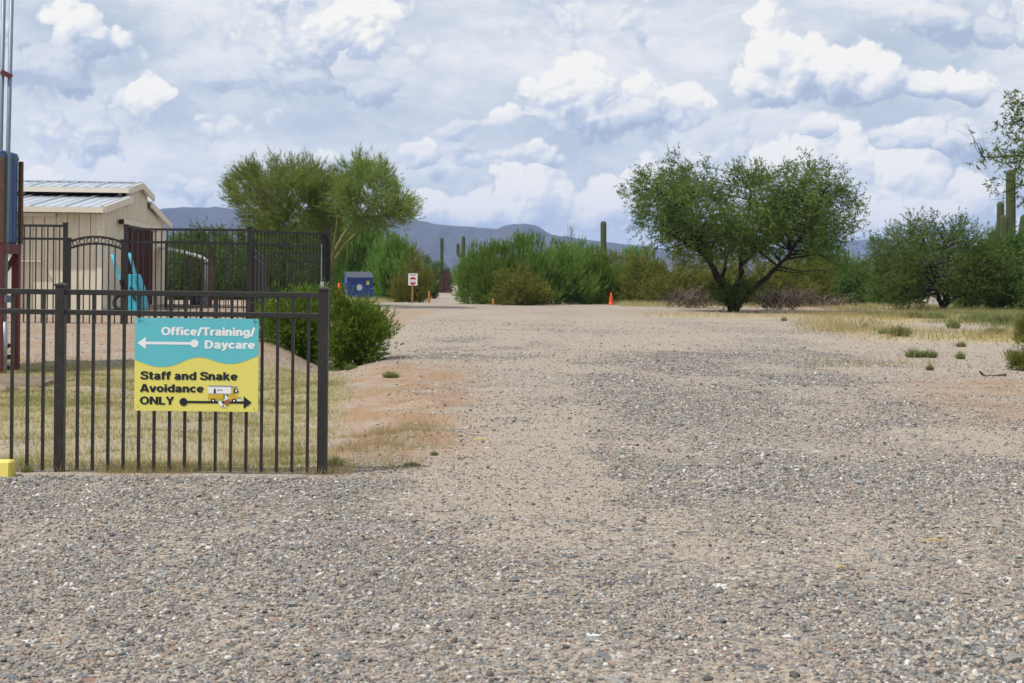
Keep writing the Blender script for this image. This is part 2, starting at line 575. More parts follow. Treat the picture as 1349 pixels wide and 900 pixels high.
def tag(o, label=None, cat=None, group=None, kind=None):
    for k, v in (('label', label), ('category', cat), ('group', group), ('kind', kind)):
        if v:
            o[k] = v
    return o


def thing(name, loc, label, cat, group=None):
    o = bpy.data.objects.new(name, None)
    o.empty_display_size = 0.1
    COL.objects.link(o)
    o.location = loc
    return tag(o, label, cat, group)


def place(name, me, parent=None, loc=None, label=None, kind=None):
    """link a mesh as an object; mesh coordinates are world minus the parent's origin"""
    o = bpy.data.objects.new(name, me)
    COL.objects.link(o)
    if parent is not None:
        o.parent = parent
    if loc is not None:
        o.location = loc
    if label:
        o['label'] = label
    if kind:
        o['kind'] = kind
    return o


def worldloc(o):
    v = Vector(o.location)
    while o.parent is not None:
        o = o.parent
        v += Vector(o.location)
    return v


def part(name, mb, mat, parent, smooth=False, bevel=0.0, label=None, kind=None):
    me = mb.mesh(name, mat, worldloc(parent), smooth)
    if bevel:
        bevel_mesh(me, bevel)
    return place(name, me, parent, label=label, kind=kind)


def solo(name, mb, mat, loc, label, cat, group=None, smooth=False, bevel=0.0):
    me = mb.mesh(name, mat, loc, smooth)
    if bevel:
        bevel_mesh(me, bevel)
    return tag(place(name, me, None, loc), label, cat, group)


def np_mesh(name, V, F, mat, tint=None, smooth=False):
    """mesh from numpy: V (n,3), F (m,k) same-size faces, tint per face"""
    me = bpy.data.meshes.new(name)
    V = np.ascontiguousarray(V, dtype=np.float32)
    F = np.ascontiguousarray(F, dtype=np.int32)
    m, kk = F.shape
    me.vertices.add(len(V))
    me.vertices.foreach_set('co', V.ravel())
    me.loops.add(m * kk)
    me.loops.foreach_set('vertex_index', F.ravel())
    me.polygons.add(m)
    me.polygons.foreach_set('loop_start', np.arange(0, m * kk, kk, dtype=np.int32))
    me.polygons.foreach_set('loop_total', np.full(m, kk, dtype=np.int32))
    if smooth:
        me.polygons.foreach_set('use_smooth', np.ones(m, dtype=bool))
    me.update(calc_edges=True)
    if tint is not None:
        a = me.attributes.new('tint', 'FLOAT', 'FACE')
        a.data.foreach_set('value', np.ascontiguousarray(tint, dtype=np.float32))
    if mat:
        me.materials.append(MATS[mat])
    return me


# ------------------------------------------------------------------ ground
def ground_material():
    m, k, out = new_mat('desert_ground')
    geo = k.n('ShaderNodeNewGeometry')
    p = geo.outputs['Position']
    at_ = lambda n: k.n('ShaderNodeAttribute', attribute_name=n).outputs['Fac']
    grav, gras, rust, gold = at_('gravel'), at_('grass'), at_('rust'), at_('gold')
    big = k.noise(p, 0.22, 5.0, 0.6)
    mid = k.noise(p, 1.4, 5.0, 0.65)
    fine = k.noise(p, 26.0, 5.0, 0.7)
    sand = k.mix(mid, (0.320, 0.260, 0.200), (0.405, 0.335, 0.262))
    sand = k.mix(k.m('MULTIPLY', k.step(fine, 0.50, 0.72), 0.55), sand, (0.24, 0.185, 0.14))
    grit = k.n('ShaderNodeTexVoronoi', feature='F1')
    k.put(grit.inputs['Vector'], p)
    grit.inputs['Scale'].default_value = 105.0
    gsc = k.n('ShaderNodeSeparateColor')
    k.put(gsc.inputs[0], grit.outputs['Color'])
    sand = k.mix(k.m('MULTIPLY', k.step(gsc.outputs[1], 0.30, 0.55), 0.62), sand, k.ramp(gsc.outputs[0], STONE_RAMP, 'CONSTANT'))
    # pebble colours, one cell one stone
    def stones(scale, seedoff):
        vo = k.n('ShaderNodeTexVoronoi', feature='F1')
        k.put(vo.inputs['Vector'], k.v('ADD', p, (seedoff, seedoff * 0.7, 0)))
        vo.inputs['Scale'].default_value = scale
        sc = k.n('ShaderNodeSeparateColor')
        k.put(sc.inputs[0], vo.outputs['Color'])
        c = k.ramp(sc.outputs[0], STONE_RAMP, 'CONSTANT')
        return c, sc.outputs[1], vo.outputs['Distance']
    c1, r1, d1 = stones(44.0, 0.0)
    c2, r2, d2 = stones(17.0, 3.1)
    peb = k.mix(k.step(d1, 0.25, 0.7), c1, k.mix(0.45, c1, (0.12, 0.095, 0.075)))
    cover = k.m('ADD', grav, k.m('MULTIPLY', k.m('SUBTRACT', mid, 0.5), 1.1))
    cover = k.m('ADD', cover, k.m('MULTIPLY', k.m('SUBTRACT', big, 0.5), 1.0))
    is1 = k.step(k.m('SUBTRACT', cover, k.m('MULTIPLY', r1, 0.9)), -0.08, 0.10)
    col = k.mix(k.m('MULTIPLY', is1, 0.9), sand, peb)
    is2 = k.m('MULTIPLY', k.step(k.m('SUBTRACT', k.m('MULTIPLY', cover, 0.45), r2), -0.02, 0.04), k.step(d2, 0.62, 0.45))
    col = k.mix(is2, col, c2)
    # rusty soil
    col = k.mix(k.m('MULTIPLY', rust, k.step(k.m('ADD', mid, k.m('MULTIPLY', fine, 0.4)), 0.45, 0.85)), col, (0.275, 0.172, 0.102))
    # thin dry thatch between the blades
    gm = k.m('ADD', gras, k.m('MULTIPLY', k.m('SUBTRACT', mid, 0.5), 1.2))
    gm = k.step(gm, 0.12, 0.55)
    thatch = k.mix(k.noise(p, 2.6, 4.0, 0.6), (0.335, 0.275, 0.15), (0.225, 0.22, 0.095))
    thatch = k.mix(k.m('MULTIPLY', k.step(k.noise(p, 5.0, 5.0, 0.7), 0.48, 0.62), 0.85), thatch, (0.27, 0.185, 0.115))
    col = k.mix(k.m('MULTIPLY', gm, 0.85), col, thatch)
    gd = k.step(k.m('ADD', gold, k.m('MULTIPLY', k.m('SUBTRACT', k.noise(p, 0.9, 4.0, 0.6), 0.5), 1.0)), 0.45, 0.8)
    col = k.mix(k.m('MULTIPLY', gd, 0.32), col, (0.45, 0.375, 0.19))
    h = k.m('ADD', k.m('MULTIPLY', k.m('SUBTRACT', 0.6, d1), k.m('MULTIPLY', is1, 0.9)), k.m('MULTIPLY', fine, 0.5))
    bsdf(k, out, col, 0.93, 0.0, 0.15, bump(k, h, 0.55, 0.014))
    return m


STONE_RAMP = [(0.0, (0.040, 0.045, 0.053)), (0.09, (0.090, 0.098, 0.110)), (0.18, (0.140, 0.158, 0.178)), (0.27, (0.190, 0.188, 0.180)), (0.36, (0.235, 0.203, 0.168)),
              (0.44, (0.290, 0.255, 0.205)), (0.52, (0.195, 0.165, 0.146)), (0.58, (0.345, 0.308, 0.255)), (0.67, (0.255, 0.265, 0.265)), (0.76, (0.300, 0.225, 0.175)),
              (0.81, (0.140, 0.155, 0.143)), (0.86, (0.42, 0.395, 0.345)), (0.925, (0.235, 0.145, 0.108)), (0.95, (0.55, 0.54, 0.51))]
ground_material()


def zone_gravel(X, Y):
    n = fbm(X * 0.28, Y * 0.16, 41, 3)
    lane = fbm(X * 0.50 + 9, Y * 0.10, 47, 3)
    patch = fbm(X * 0.75, Y * 0.42, 55, 4)
    g = 1.0 - 0.68 * sst(Y + 10 * (n - 0.5), 14, 42)
    g = g - 0.55 * sst(lane, 0.50, 0.70) - 0.62 * sst(patch, 0.46, 0.66)
    g = g * sst(X + 0.05 * Y + 1.0 * (n - 0.5), -1.1, 0.4) + (1 - sst(Y, 9.0, 9.35)) * (1 - sst(X, -1.2, 0.2)) * 0.55
    right = sst(X - 0.19 * Y - 0.9 + 1.2 * (n - 0.5), 0.2, 1.8) * sst(Y, 12.5, 15)
    bank = (1 - sst(X + 0.05 * Y, -2.2, -1.6)) * sst(Y, 19.5, 22) * (1 - sst(Y, 50, 60)) * 0.22
    return np.clip(np.maximum(g * (1 - 0.75 * right), bank), 0, 1)


def verge(X, Y):
    """1 on the lawn side, 0 on the road side of the dirt verge right of the fence"""
    return 1 - sst(X + 0.118 * Y + 0.5 * (fbm(X * 0.8, Y * 0.6, 77, 3) - 0.5), -0.40, 0.30)


def zone_grass(X, Y):
    n = fbm(X * 0.5, Y * 0.5, 61, 4)
    lawn = verge(X, Y) * sst(Y, 9.25, 9.6) * (1 - sst(Y + 2.5 * (n - 0.5), 20.0, 23.0))
    rows = sst(X / np.maximum(Y, 1), 0.185, 0.25) * sst(Y, 21, 26) * (1 - sst(Y, 72, 82))
    patch = sst(fbm(X * 0.30, Y * 0.16, 67, 3), 0.45, 0.60)
    shoulder = (1 - sst(X + 0.035 * Y, -1.2, 0.0)) * sst(Y, 9.3, 10.2) * (1 - sst(Y, 11.5, 20)) * 0.45
    return np.clip(np.maximum(lawn * (0.45 + 0.55 * sst(n, 0.32, 0.55)) * (0.55 + 0.45 * sst(Y, 9.8, 12.5)), np.maximum(rows * patch, shoulder * sst(n, 0.47, 0.62))), 0, 1)


def zone_rust(X, Y):
    n = fbm(X * 0.7, Y * 0.8, 71, 3)
    a = (1 - verge(X, Y)) * (1 - sst(X + 0.02 * Y, -0.75, 0.35)) * sst(Y, 9.6, 11.0) * (1 - sst(Y, 18, 26)) * 1.25
    b = sst(X - 0.2 * Y, 0.6, 2.2) * sst(Y, 12.0, 14.5) * (1 - sst(Y, 18.5, 21.5)) * 0.8
    c = sst(X, 8, 12) * sst(Y, 60, 66) * (1 - sst(Y, 84, 95)) * 0.6
    d = (1 - sst(X, -3.6, -2.9)) * sst(Y, 20.5, 22.5) * (1 - sst(Y, 60, 70)) * 0.75
    return np.clip((a + b + c + d) * sst(n, 0.15, 0.48), 0, 1)


def zone_gold(X, Y):
    n = fbm(X * 0.2, Y * 0.12, 83, 3)
    a = sst(X - 0.16 * Y, 1.0, 4.0) * sst(Y, 27, 32) * (1 - sst(Y, 62, 70)) * sst(n, 0.46, 0.62)
    b = sst(X, 3.5, 7) * (1 - sst(X, 15, 22)) * sst(Y, 52, 55) * (1 - sst(Y, 59, 63))
    return np.clip(np.maximum(a, b), 0, 1)


def build_ground():
    t = np.linspace(-1, 1, 420)
    xs = 0.82 * np.sinh(10.0 * t)
    ys = [-60, -25, -10, -4, 0, 1.5]
    y = 2.4
    while y < 150:
        ys.append(y)
        y *= 1.0135
    while y < 9800:
        ys.append(y)
        y *= 1.12
    ys.append(9800)
    ys = np.array(ys)
    X, Y = np.meshgrid(xs, ys)
    Z = gz(X, Y)
    far = sst(Y, 150, 260)
    Z = Z * (1 - far) * (1 - sst(np.abs(X), 80, 160)) - 0.15 * far
    ny, nx = X.shape
    V = np.stack([X, Y, Z], -1).reshape(-1, 3)
    i = np.arange(ny - 1)[:, None] * nx + np.arange(nx - 1)[None, :]
    F = np.stack([i, i + 1, i + nx + 1, i + nx], -1).reshape(-1, 4)
    me = np_mesh('ground', V, F, 'desert_ground', smooth=True)
    for nm, fn in (('gravel', zone_gravel), ('grass', zone_grass), ('rust', zone_rust), ('gold', zone_gold)):
        a = me.attributes.new(nm, 'FLOAT', 'POINT')
        a.data.foreach_set('value', fn(X, Y).astype(np.float32).ravel())
    o = place('ground', me)
    o['kind'] = 'structure'


build_ground()


# ------------------------------------------------------------------ mountains
def mountain_material():
    m, k, out = new_mat('mountain_rock')
    p = k.n('ShaderNodeNewGeometry').outputs['Position']
    n = k.noise(p, 0.004, 8.0, 0.65)
    n2 = k.noise(p, 0.03, 6.0, 0.7)
    c = k.mix(n, (0.045, 0.040, 0.034), (0.10, 0.080, 0.066))
    c = k.mix(k.step(n2, 0.48, 0.62), c, (0.032, 0.040, 0.024))
    bsdf(k, out, c, 0.95, 0, 0.1)


mountain_material()


def build_range(name, Y0, prof, seed, spur=0.55):
    px = [at(x, y, Y0) for x, y in prof]
    xk = np.array([p.x for p in px])
    zk = np.array([p.z for p in px])
    xs = np.linspace(xk[0], xk[-1], 420)
    v = np.linspace(0, 1, 40)            # from the foot (near) over the ridge to the far foot
    depth = 0.34 * Y0
    X, U = np.meshgrid(xs, v)
    ridge = np.interp(X, xk, zk)
    n = fbm(X / (0.05 * Y0), U * 2.4, seed, 5)
    rid = 1 - np.abs(2 * fbm(X / (0.028 * Y0) + 7 + 0.6 * n, U * 1.3 + n * 0.8, seed + 5, 5) - 1)
    front = np.clip(U / 0.7, 0, 1)
    sh = front ** 1.15
    sh = np.where(U > 0.7, 1 - ((U - 0.7) / 0.3) ** 1.4, sh)
    mod = spur * (rid - 0.62) * (1 - np.abs(2 * sh - 1) ** 2)
    Z = np.clip(sh + mod, 0, 1.0) * (ridge + 3) - 3 + (fbm(X / (0.006 * Y0), U * 14, seed + 9, 3) - 0.5) * 0.03 * ridge * (sh > 0.02)
    YY = Y0 + (U - 0.7) * depth + (n - 0.5) * 0.06 * Y0 * (1 - sh)
    V = np.stack([X, YY, Z], -1).reshape(-1, 3)
    ny, nx = X.shape
    i = np.arange(ny - 1)[:, None] * nx + np.arange(nx - 1)[None, :]
    F = np.stack([i, i + 1, i + nx + 1, i + nx], -1).reshape(-1, 4)
    o = place(name, np_mesh(name, V, F, 'mountain_rock', smooth=True))
    o['kind'] = 'structure'


build_range('mountain', 5600, [(-420, 320), (-200, 306), (0, 296), (120, 285), (190, 277), (235, 273), (285, 272.5), (320, 276), (400, 282), (500, 284), (545, 290),
                               (580, 296), (620, 299), (654, 301), (664, 297), (690, 294.5), (706, 296), (716, 302), (726, 309), (742, 311), (790, 318), (840, 323), (900, 331), (1000, 345), (1100, 362)], 5)
build_range('hills', 7600, [(760, 350), (900, 335), (1000, 326), (1060, 320), (1105, 318), (1130, 316), (1160, 315), (1220, 320), (1300, 322), (1400, 318), (1560, 330), (1800, 350)], 15)


UP = Vector((0, 0, 1))


def zat(x, y, Y):
    return at(x, y, Y).z


# ------------------------------------------------------------------ barn
def build_barn():
    c0 = at(133.5, 408, 38.0)
    c1 = at(217.5, 400, 48.6)
    base = c0.z - 0.02
    c0 = Vector((c0.x, c0.y, 0)); c1 = Vector((c1.x, c1.y, 0))
    L = (c1 - c0).length
    e2 = (c1 - c0).normalized()
    e1 = Vector((-e2.y, e2.x, 0))                    # towards the left
    root = thing('horse_barn', (c0.x, c0.y, base), 'long cream board barn with raised centre roof behind the iron fences', 'barn')
    W = 12.5
    B = lambda s, t, z: c0 + e1 * s + e2 * t + UP * z
    zE = zat(100, 280.5, 37.8)                            # eave soffit
    zET, zM = zat(100, 274, 37.8), zat(100, 259, 41.7)    # lean-to roof: top of eave, top at the clerestory
    zMB, zMT = zat(100, 253, 41.0), zat(100, 247, 41.0)   # raised roof: fascia bottom and top
    zR = zat(100, 241.5, 43.2)
    zME = zMB
    tA, tB, tR = 0.345 * L, 0.655 * L, 0.5 * L

    def roofline(t):
        if t < tA:
            return zET - 0.13 + (zM - zET) * t / tA
        if t > tB:
            return zET - 0.13 + (zM - zET) * (L - t) / (L - tB)
        return zMT - 0.03 + (zR - zMT) * (1 - abs(t - tR) / (tR - tA))

    # inner shell whose near-black colour stands in for shade in gaps and clerestory
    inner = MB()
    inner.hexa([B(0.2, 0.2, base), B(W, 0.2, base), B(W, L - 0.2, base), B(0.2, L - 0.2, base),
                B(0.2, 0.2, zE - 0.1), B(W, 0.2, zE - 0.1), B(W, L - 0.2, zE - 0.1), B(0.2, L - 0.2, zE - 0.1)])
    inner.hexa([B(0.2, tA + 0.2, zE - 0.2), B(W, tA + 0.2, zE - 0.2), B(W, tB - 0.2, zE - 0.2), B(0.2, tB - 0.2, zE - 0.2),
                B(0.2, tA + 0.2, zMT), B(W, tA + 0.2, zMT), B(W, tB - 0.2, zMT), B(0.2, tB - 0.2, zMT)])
    part('shade_shell', inner, 'dark_interior', root)
    rng = random.Random(4)
    # gable boards
    edges = sorted(set([0.0, tA, tR, tB, L] + [i * 0.30 for i in range(1, int(L / 0.30))]))
    edges = [e for i, e in enumerate(edges) if i == 0 or e - edges[i - 1] > 0.07 or e in (tA, tR, tB, L)]
    for a, b in zip(edges[:-1], edges[1:]):
        if b - a < 0.04:
            continue
        g = 0.015
        o = rng.uniform(0, 0.006)
        a2, b2 = a + g, b - g
        za, zb = roofline(a2 + 0.001 if a != tB else a2 + 0.02), roofline(b2 if b != tA else b2 - 0.01)
        bm = MB().hexa([B(-o, a2, base), B(-o, b2, base), B(0.06, b2, base), B(0.06, a2, base), B(-o, a2, za), B(-o, b2, zb), B(0.06, b2, zb), B(0.06, a2, za)])
        part('board', bm, 'cream_siding', root)
    # front boards
    n = int(W / 0.30)
    for i in range(n):
        o = rng.uniform(0, 0.006)
        s0, s1 = 0.002 + i * 0.30 + 0.008, 0.002 + (i + 1) * 0.30 - 0.008
        bm = MB().hexa([B(s1, -o, base), B(s0, -o, base), B(s0, 0.06, base), B(s1, 0.06, base), B(s1, -o, zE), B(s0, -o, zE), B(s0, 0.06, zE), B(s1, 0.06, zE)])
        part('board', bm, 'cream_siding', root)
    # corner and edge trim
    part('corner_trim', MB().hexa([B(0.14, -0.025, base), B(-0.03, -0.025, base), B(-0.03, 0.12, base), B(0.14, 0.12, base),
                                   B(0.14, -0.025, zE - 0.002), B(-0.03, -0.025, zE - 0.002), B(-0.03, 0.12, zE - 0.002), B(0.14, 0.12, zE - 0.002)]), 'cream_trim', root)
    # roofs: sheets of ribbed metal, one mesh for each slope
    oh = 0.09

    def slope_mesh(t0, z0, t1, z1):
        m = MB()
        d = B(0, t1, z1) - B(0, t0, z0)
        nrm = e1.cross(d).normalized()
        if nrm.z < 0:
            nrm = -nrm
        w = 0.905
        a, b = B(0, t0, z0), B(0, t1, z1)
        m.hexa([a, a + e1 * w, b + e1 * w, b, a + nrm * 0.02, a + e1 * w + nrm * 0.02, b + e1 * w + nrm * 0.02, b + nrm * 0.02])
        for r, hh in ((0.0, 0.05), (0.3, 0.025), (0.6, 0.025)):
            p, q = a + e1 * (r + 0.01) + nrm * 0.018, b + e1 * (r + 0.01) + nrm * 0.018
            m.hexa([p, p + e1 * 0.07, q + e1 * 0.07, q, p + e1 * 0.02 + nrm * hh, p + e1 * 0.05 + nrm * hh, q + e1 * 0.05 + nrm * hh, q + e1 * 0.02 + nrm * hh])
        return m.mesh('roof_sheet', 'roof_metal', (c0.x, c0.y, base))
    slopes = [(-0.38, zET, tA + 0.1, zM), (tA - 0.42, zMT, tR + 0.004, zR),
              (tB + 0.42, zMT, tR - 0.004, zR - 0.004), (L + 0.38, zET, tB - 0.1, zM)]
    for sp in slopes:
        me = slope_mesh(*sp)
        for i in range(14):
            place('roof_sheet', me, root, e1 * (-oh + i * 0.91))
    # fascias along the eaves and rakes up the gable
    for (t, z, h) in ((-0.40, (zET + zE) / 2 + 0.06, zET - zE), (tA - 0.44, (zMT + zMB) / 2 + 0.06, zMT - zMB)):
        part('fascia', MB().beam(B(-oh - 0.02, t, z - 0.06), B(W, t, z - 0.06), 0.04, h), 'cream_trim', root)
    for (t0, z0, t1, z1) in slopes:
        part('rake_board', MB().beam(B(-oh - 0.045, t0, z0 - 0.05), B(-oh - 0.045, t1, z1 - 0.05), 0.05, 0.19), 'cream_trim', root)
    part('ridge_cap', MB().beam(B(-oh - 0.03, tR, zR + 0.05), B(W, tR, zR + 0.05), 0.24, 0.03), 'roof_metal', root)
    for s in (0.25, 3.0, 6.0, 9.0):
        part('clerestory_post', MB().beam(B(s, tA + 0.1, zM), B(s, tA + 0.1, zMT + 0.05), 0.09, 0.09), 'cream_trim', root)
    # sliding maroon door with its track
    d0, d1 = 0.345 * L, 0.695 * L
    zD = zE - 0.22
    door = MB().hexa([B(-0.05, d0, base + 0.03), B(-0.05, d1, base + 0.03), B(-0.1, d1, base + 0.03), B(-0.1, d0, base + 0.03),
                      B(-0.05, d0, zD), B(-0.05, d1, zD), B(-0.1, d1, zD), B(-0.1, d0, zD)])
    do = part('sliding_door', door, 'maroon_door', root, label='maroon sliding door')
    nn = 12
    for i in range(nn):
        t = d0 + (d1 - d0) * (i + 0.5) / nn
        part('door_rib', MB().beam(B(-0.115, t, base + 0.05), B(-0.115, t, zD - 0.02), 0.03, 0.06, e2), 'maroon_door', do)
    part('door_track', MB().beam(B(-0.12, 0.20 * L, zD + 0.10), B(-0.12, 0.80 * L, zD + 0.10), 0.12, 0.13), 'cream_trim', root)
    part('track_end', MB().tube([B(-0.19, 0.19 * L, zD + 0.09), B(-0.06, 0.19 * L, zD + 0.09)], 0.07, 8), 'black_rubber', root)
    # front stall door under its own track
    s0, s1 = 2.05, 2.95
    zT = zat(50, 287, 37.8)
    part('stall_track', MB().beam(B(1.2, -0.08, zT + 0.08), B(4.6, -0.08, zT + 0.08), 0.10, 0.10), 'cream_trim', root)
    sd = part('stall_door', MB().hexa([B(s1, -0.09, base + 0.05), B(s0, -0.09, base + 0.05), B(s0, -0.04, base + 0.05), B(s1, -0.04, base + 0.05),
                                       B(s1, -0.09, zT), B(s0, -0.09, zT), B(s0, -0.04, zT), B(s1, -0.04, zT)]), 'cream_trim', root)
    zc = zat(50, 344, 37.8)
    for (a, b) in (((s0, zT - 0.05), (s1, zT - 0.05)), ((s0 - 0.5, zc), (s1 + 3.0, zc)), ((s0 + 0.04, base + 0.05), (s0 + 0.04, zT)), ((s1 - 0.04, base + 0.05), (s1 - 0.04, zT))):
        part('door_rail', MB().beam(B(a[0], -0.105, a[1]), B(b[0], -0.105, b[1]), 0.03, 0.09, e2), 'cream_trim', sd)
    part('side_door', MB().beam(B(-0.03, 0.25, base + 0.05), B(-0.03, 0.25, base + 2.0), 0.28, 0.04, e1), 'cream_trim', root)


build_barn()


# ------------------------------------------------------------------ iron fences
def shared_bar(name, w, d, h, mat):
    return MB().box((0, 0, h / 2), (w, d, h)).mesh(name, mat)


def front_fence():
    Y = 9.46
    g = at(250, 626, Y)
    root = thing('iron_fence', (g.x, Y, g.z), 'near dark bronze picket fence carrying the painted direction sign', 'fence')
    s = Y / FPX
    for px in (-122, 80.5, 427):
        top = at(px, 377 + (px - 80) * 0.016, Y)
        bot = float(gz(top.x, Y)) - 0.05
        m = MB().box((top.x, Y, (top.z + bot) / 2), (0.062, 0.062, top.z - bot))
        po = part('post', m, 'dark_bronze_metal', root, bevel=0.003)
        c = MB().add([(top.x - .036, Y - .036, top.z), (top.x + .036, Y - .036, top.z), (top.x + .036, Y + .036, top.z), (top.x - .036, Y + .036, top.z),
                      (top.x - .036, Y - .036, top.z + .012), (top.x + .036, Y - .036, top.z + .012), (top.x + .036, Y + .036, top.z + .012), (top.x - .036, Y + .036, top.z + .012), (top.x, Y, top.z + .026)],
                     [(3, 2, 1, 0), (0, 1, 5, 4), (1, 2, 6, 5), (2, 3, 7, 6), (3, 0, 4, 7), (4, 5, 8), (5, 6, 8), (6, 7, 8), (7, 4, 8)])
        part('post_cap', c, 'dark_bronze_metal', po)
    sl = 0.0139
    for (x0, x1) in ((-120, 78), (83, 424)):
        for yl, yr, h in ((383.6, 389.5, 0.036), (410.0, 416.3, 0.034), (623.2, 626.5, 0.030)):
            y0, y1 = yl + (yr - yl) * x0 / 425, yl + (yr - yl) * x1 / 425
            part('rail', MB().beam(at(x0, y0, Y), at(x1, y1, Y), 0.036, h), 'dark_bronze_metal', root, bevel=0.002)
    zt = lambda px: zat(px, 383.6 + 5.9 * px / 425, Y)
    for px in [16 - 20.4 * i for i in range(6, 0, -1)] + [16, 36.5, 57, 102.5] + [102.5 + 20.22 * i for i in range(1, 16)] + [420.6]:
        p = at(px, 500, Y)
        b = float(gz(p.x, Y)) - 0.01 + 0.02
        h = zt(px) - 0.017 - b
        o = place('picket', shared_bar('picket', 0.0190, 0.0190, h, 'dark_bronze_metal'), root, (p.x - root.location.x, 0.0, b - root.location.z))


front_fence()

YB = 27.2


def fence_run(root, pts, ytop, ysec, ybot, post_px=None, mat='back_fence_metal', step=0.113, pw=0.02, rail=0.045):
    """pickets and rails between two (px, depth) ends; ytop etc. are rows at the first and second end"""
    (x0, Y0), (x1, Y1) = pts
    ends = []
    for yy in (ytop, ysec, ybot):
        a, b = at(x0, yy[0], Y0), at(x1, yy[1], Y1)
        ends.append((a, b))
        part('rail', MB().beam(a, b, 0.036, rail), mat, root)
    a, b = ends[0]
    n = max(1, int(round((Vector((b.x, b.y, 0)) - Vector((a.x, a.y, 0))).length / step)))
    H = max((ends[0][0].z - ends[2][0].z), (ends[0][1].z - ends[2][1].z)) + 0.02
    me = shared_bar('picket', pw, pw, H, mat)
    for i in range(1, n):
        t = i / n
        top = ends[0][0].lerp(ends[0][1], t)
        wl = root.location
        place('picket', me, root, (top.x - wl.x, top.y - wl.y, top.z - rail / 2 - H - wl.z))


def fence_post(root, px, y0, y1, Y, w=0.075, mat='back_fence_metal'):
    a, b = at(px, y0, Y), at(px, y1, Y)
    part('post', MB().box((a.x, Y, (a.z + b.z) / 2), (w, w, a.z - b.z)), mat, root)
    part('post_cap', MB().box((a.x, Y, a.z + 0.012), (w + 0.02, w + 0.02, 0.025)), mat, root)


r = thing('iron_fence', at(50, 433, YB), 'tall dark fence section left of the arched gate, before the barn', 'fence', None)
fence_post(r, 86.5, 295, 436, YB)
fence_post(r, -30, 295, 436, YB)
fence_run(r, ((-30, YB), (86.5, YB)), (296.5, 297.7), (313.6, 315), (429, 430.8))

r = thing('iron_fence', at(300, 433, YB), 'tall dark fence section running right from the arched gate to its corner', 'fence', None)
fence_post(r, 166.5, 297.5, 438, YB)
fence_post(r, 329.5, 300.5, 440, YB, 0.09)
fence_post(r, 433.0, 300, 440, 29.4, 0.10)
fence_post(r, 427.0, 312, 440, 29.35, 0.10)
fence_run(r, ((166.5, YB), (329.5, YB)), (302.0, 303.4), (318.8, 320.8), (431, 432.6))
fence_run(r, ((329.5, YB), (430, 29.4)), (304.5, 309.0), (322.0, 326.0), (432.6, 428))


def build_gate():
    root = thing('arched_gate', at(126, 433, YB), 'arched iron garden gate with a row of rings under its top', 'gate')
    for px, y0 in ((91.0, 315), (162.5, 317)):
        fence_post(root, px, y0, 436, YB, 0.07)
    s = YB / FPX
    N = 14
    arcs = []
    for dy in (0, 9.0):
        pts = []
        for i in range(N + 1):
            t = i / N
            x = 94 + 66 * t
            y = 317.5 + dy - 6.0 * (1 - (2 * t - 1) ** 2) + 1.2 * t
            pts.append(at(x, y, YB))
        arcs.append(pts)
        m = MB()
        for a, b in zip(pts[:-1], pts[1:]):
            m.beam(a, b + (b - a) * 0.02, 0.036, 0.042)
        part('arch_rail', m, 'back_fence_metal', root)
    for i in range(7):
        t = (i + 0.5) / 7
        x = 94 + 66 * t
        y = 322.0 - 6.0 * (1 - (2 * t - 1) ** 2) + 1.2 * t
        c = at(x, y, YB)
        rr = 0.046
        ring = [c + Vector((math.cos(2 * math.pi * j / 16), 0, math.sin(2 * math.pi * j / 16))) * rr for j in range(17)]
        part('ring', MB().tube(ring, 0.010, 5, False), 'back_fence_metal', root)
    part('rail', MB().beam(at(94, 430.9, YB), at(160, 431.6, YB), 0.036, 0.045), 'back_fence_metal', root)
    zb = zat(126, 431, YB)
    for i in range(1, 8):
        t = i / 8
        x = 94 + 66 * t
        y = 326.0 - 6.0 * (1 - (2 * t - 1) ** 2) + 1.2 * t
        p = at(x, y, YB)
        me = shared_bar('picket', 0.02, 0.02, p.z - zb, 'back_fence_metal')
        place('picket', me, root, (p.x - root.location.x, 0, zb - root.location.z))
    part('latch', MB().box(at(160, 372, YB - 0.05), (0.05, 0.08, 0.10)), 'back_fence_metal', root)


build_gate()

YF = 41.0
r = thing('kennel_fence', at(320, 405, YF), 'thin dark run fence farther back, under the carport hedge', 'fence')
fence_post(r, 219, 318, 408, YF, 0.06)
fence_post(r, 331, 321, 410, YF, 0.06)
fence_post(r, 424, 330, 412, YF, 0.06)
fence_run(r, ((219, YF), (331, YF)), (320, 322), (347, 348.5), (404, 405), step=0.13, pw=0.022, rail=0.04)
fence_run(r, ((331, YF), (424, YF)), (332, 334), (344, 345), (405, 406), step=0.13, pw=0.022, rail=0.04)

r = thing('swing_gate', at(331, 433, YB + 0.3), 'dark iron gate leaf standing open behind the tall fence post', 'gate')
fence_run(r, ((332.5, YB + 0.3), (351, 38.5)), (327, 345), (337, 352), (432, 409), step=0.28, pw=0.03, rail=0.05)
fence_post(r, 352, 342, 410, 38.6, 0.09)

# box and conduit on the corner post
r = thing('junction_box', at(431, 383, 29.0), 'small grey metal box with conduit on the fence corner post', 'electrical box')
part('conduit', MB().tube([at(423.5, 322, 29.2), at(423.5, 372, 29.2)], 0.012, 6), 'galvanised', r)
part('box', MB().box(at(424.5, 378, 29.2), (0.06, 0.06, 0.20)), 'white_panel', r, bevel=0.006)
part('wire', MB().tube([at(427, 380, 29.2), at(431, 376, 29.2), at(433, 371, 29.2)], 0.008, 5), 'galvanised', r)


# ------------------------------------------------------------------ painted sign on the near fence
def arc(cx, cy, rx, ry, a0, a1, n=14):
    return [(cx + rx * math.cos(R(a0 + (a1 - a0) * i / n)), cy + ry * math.sin(R(a0 + (a1 - a0) * i / n))) for i in range(n + 1)]


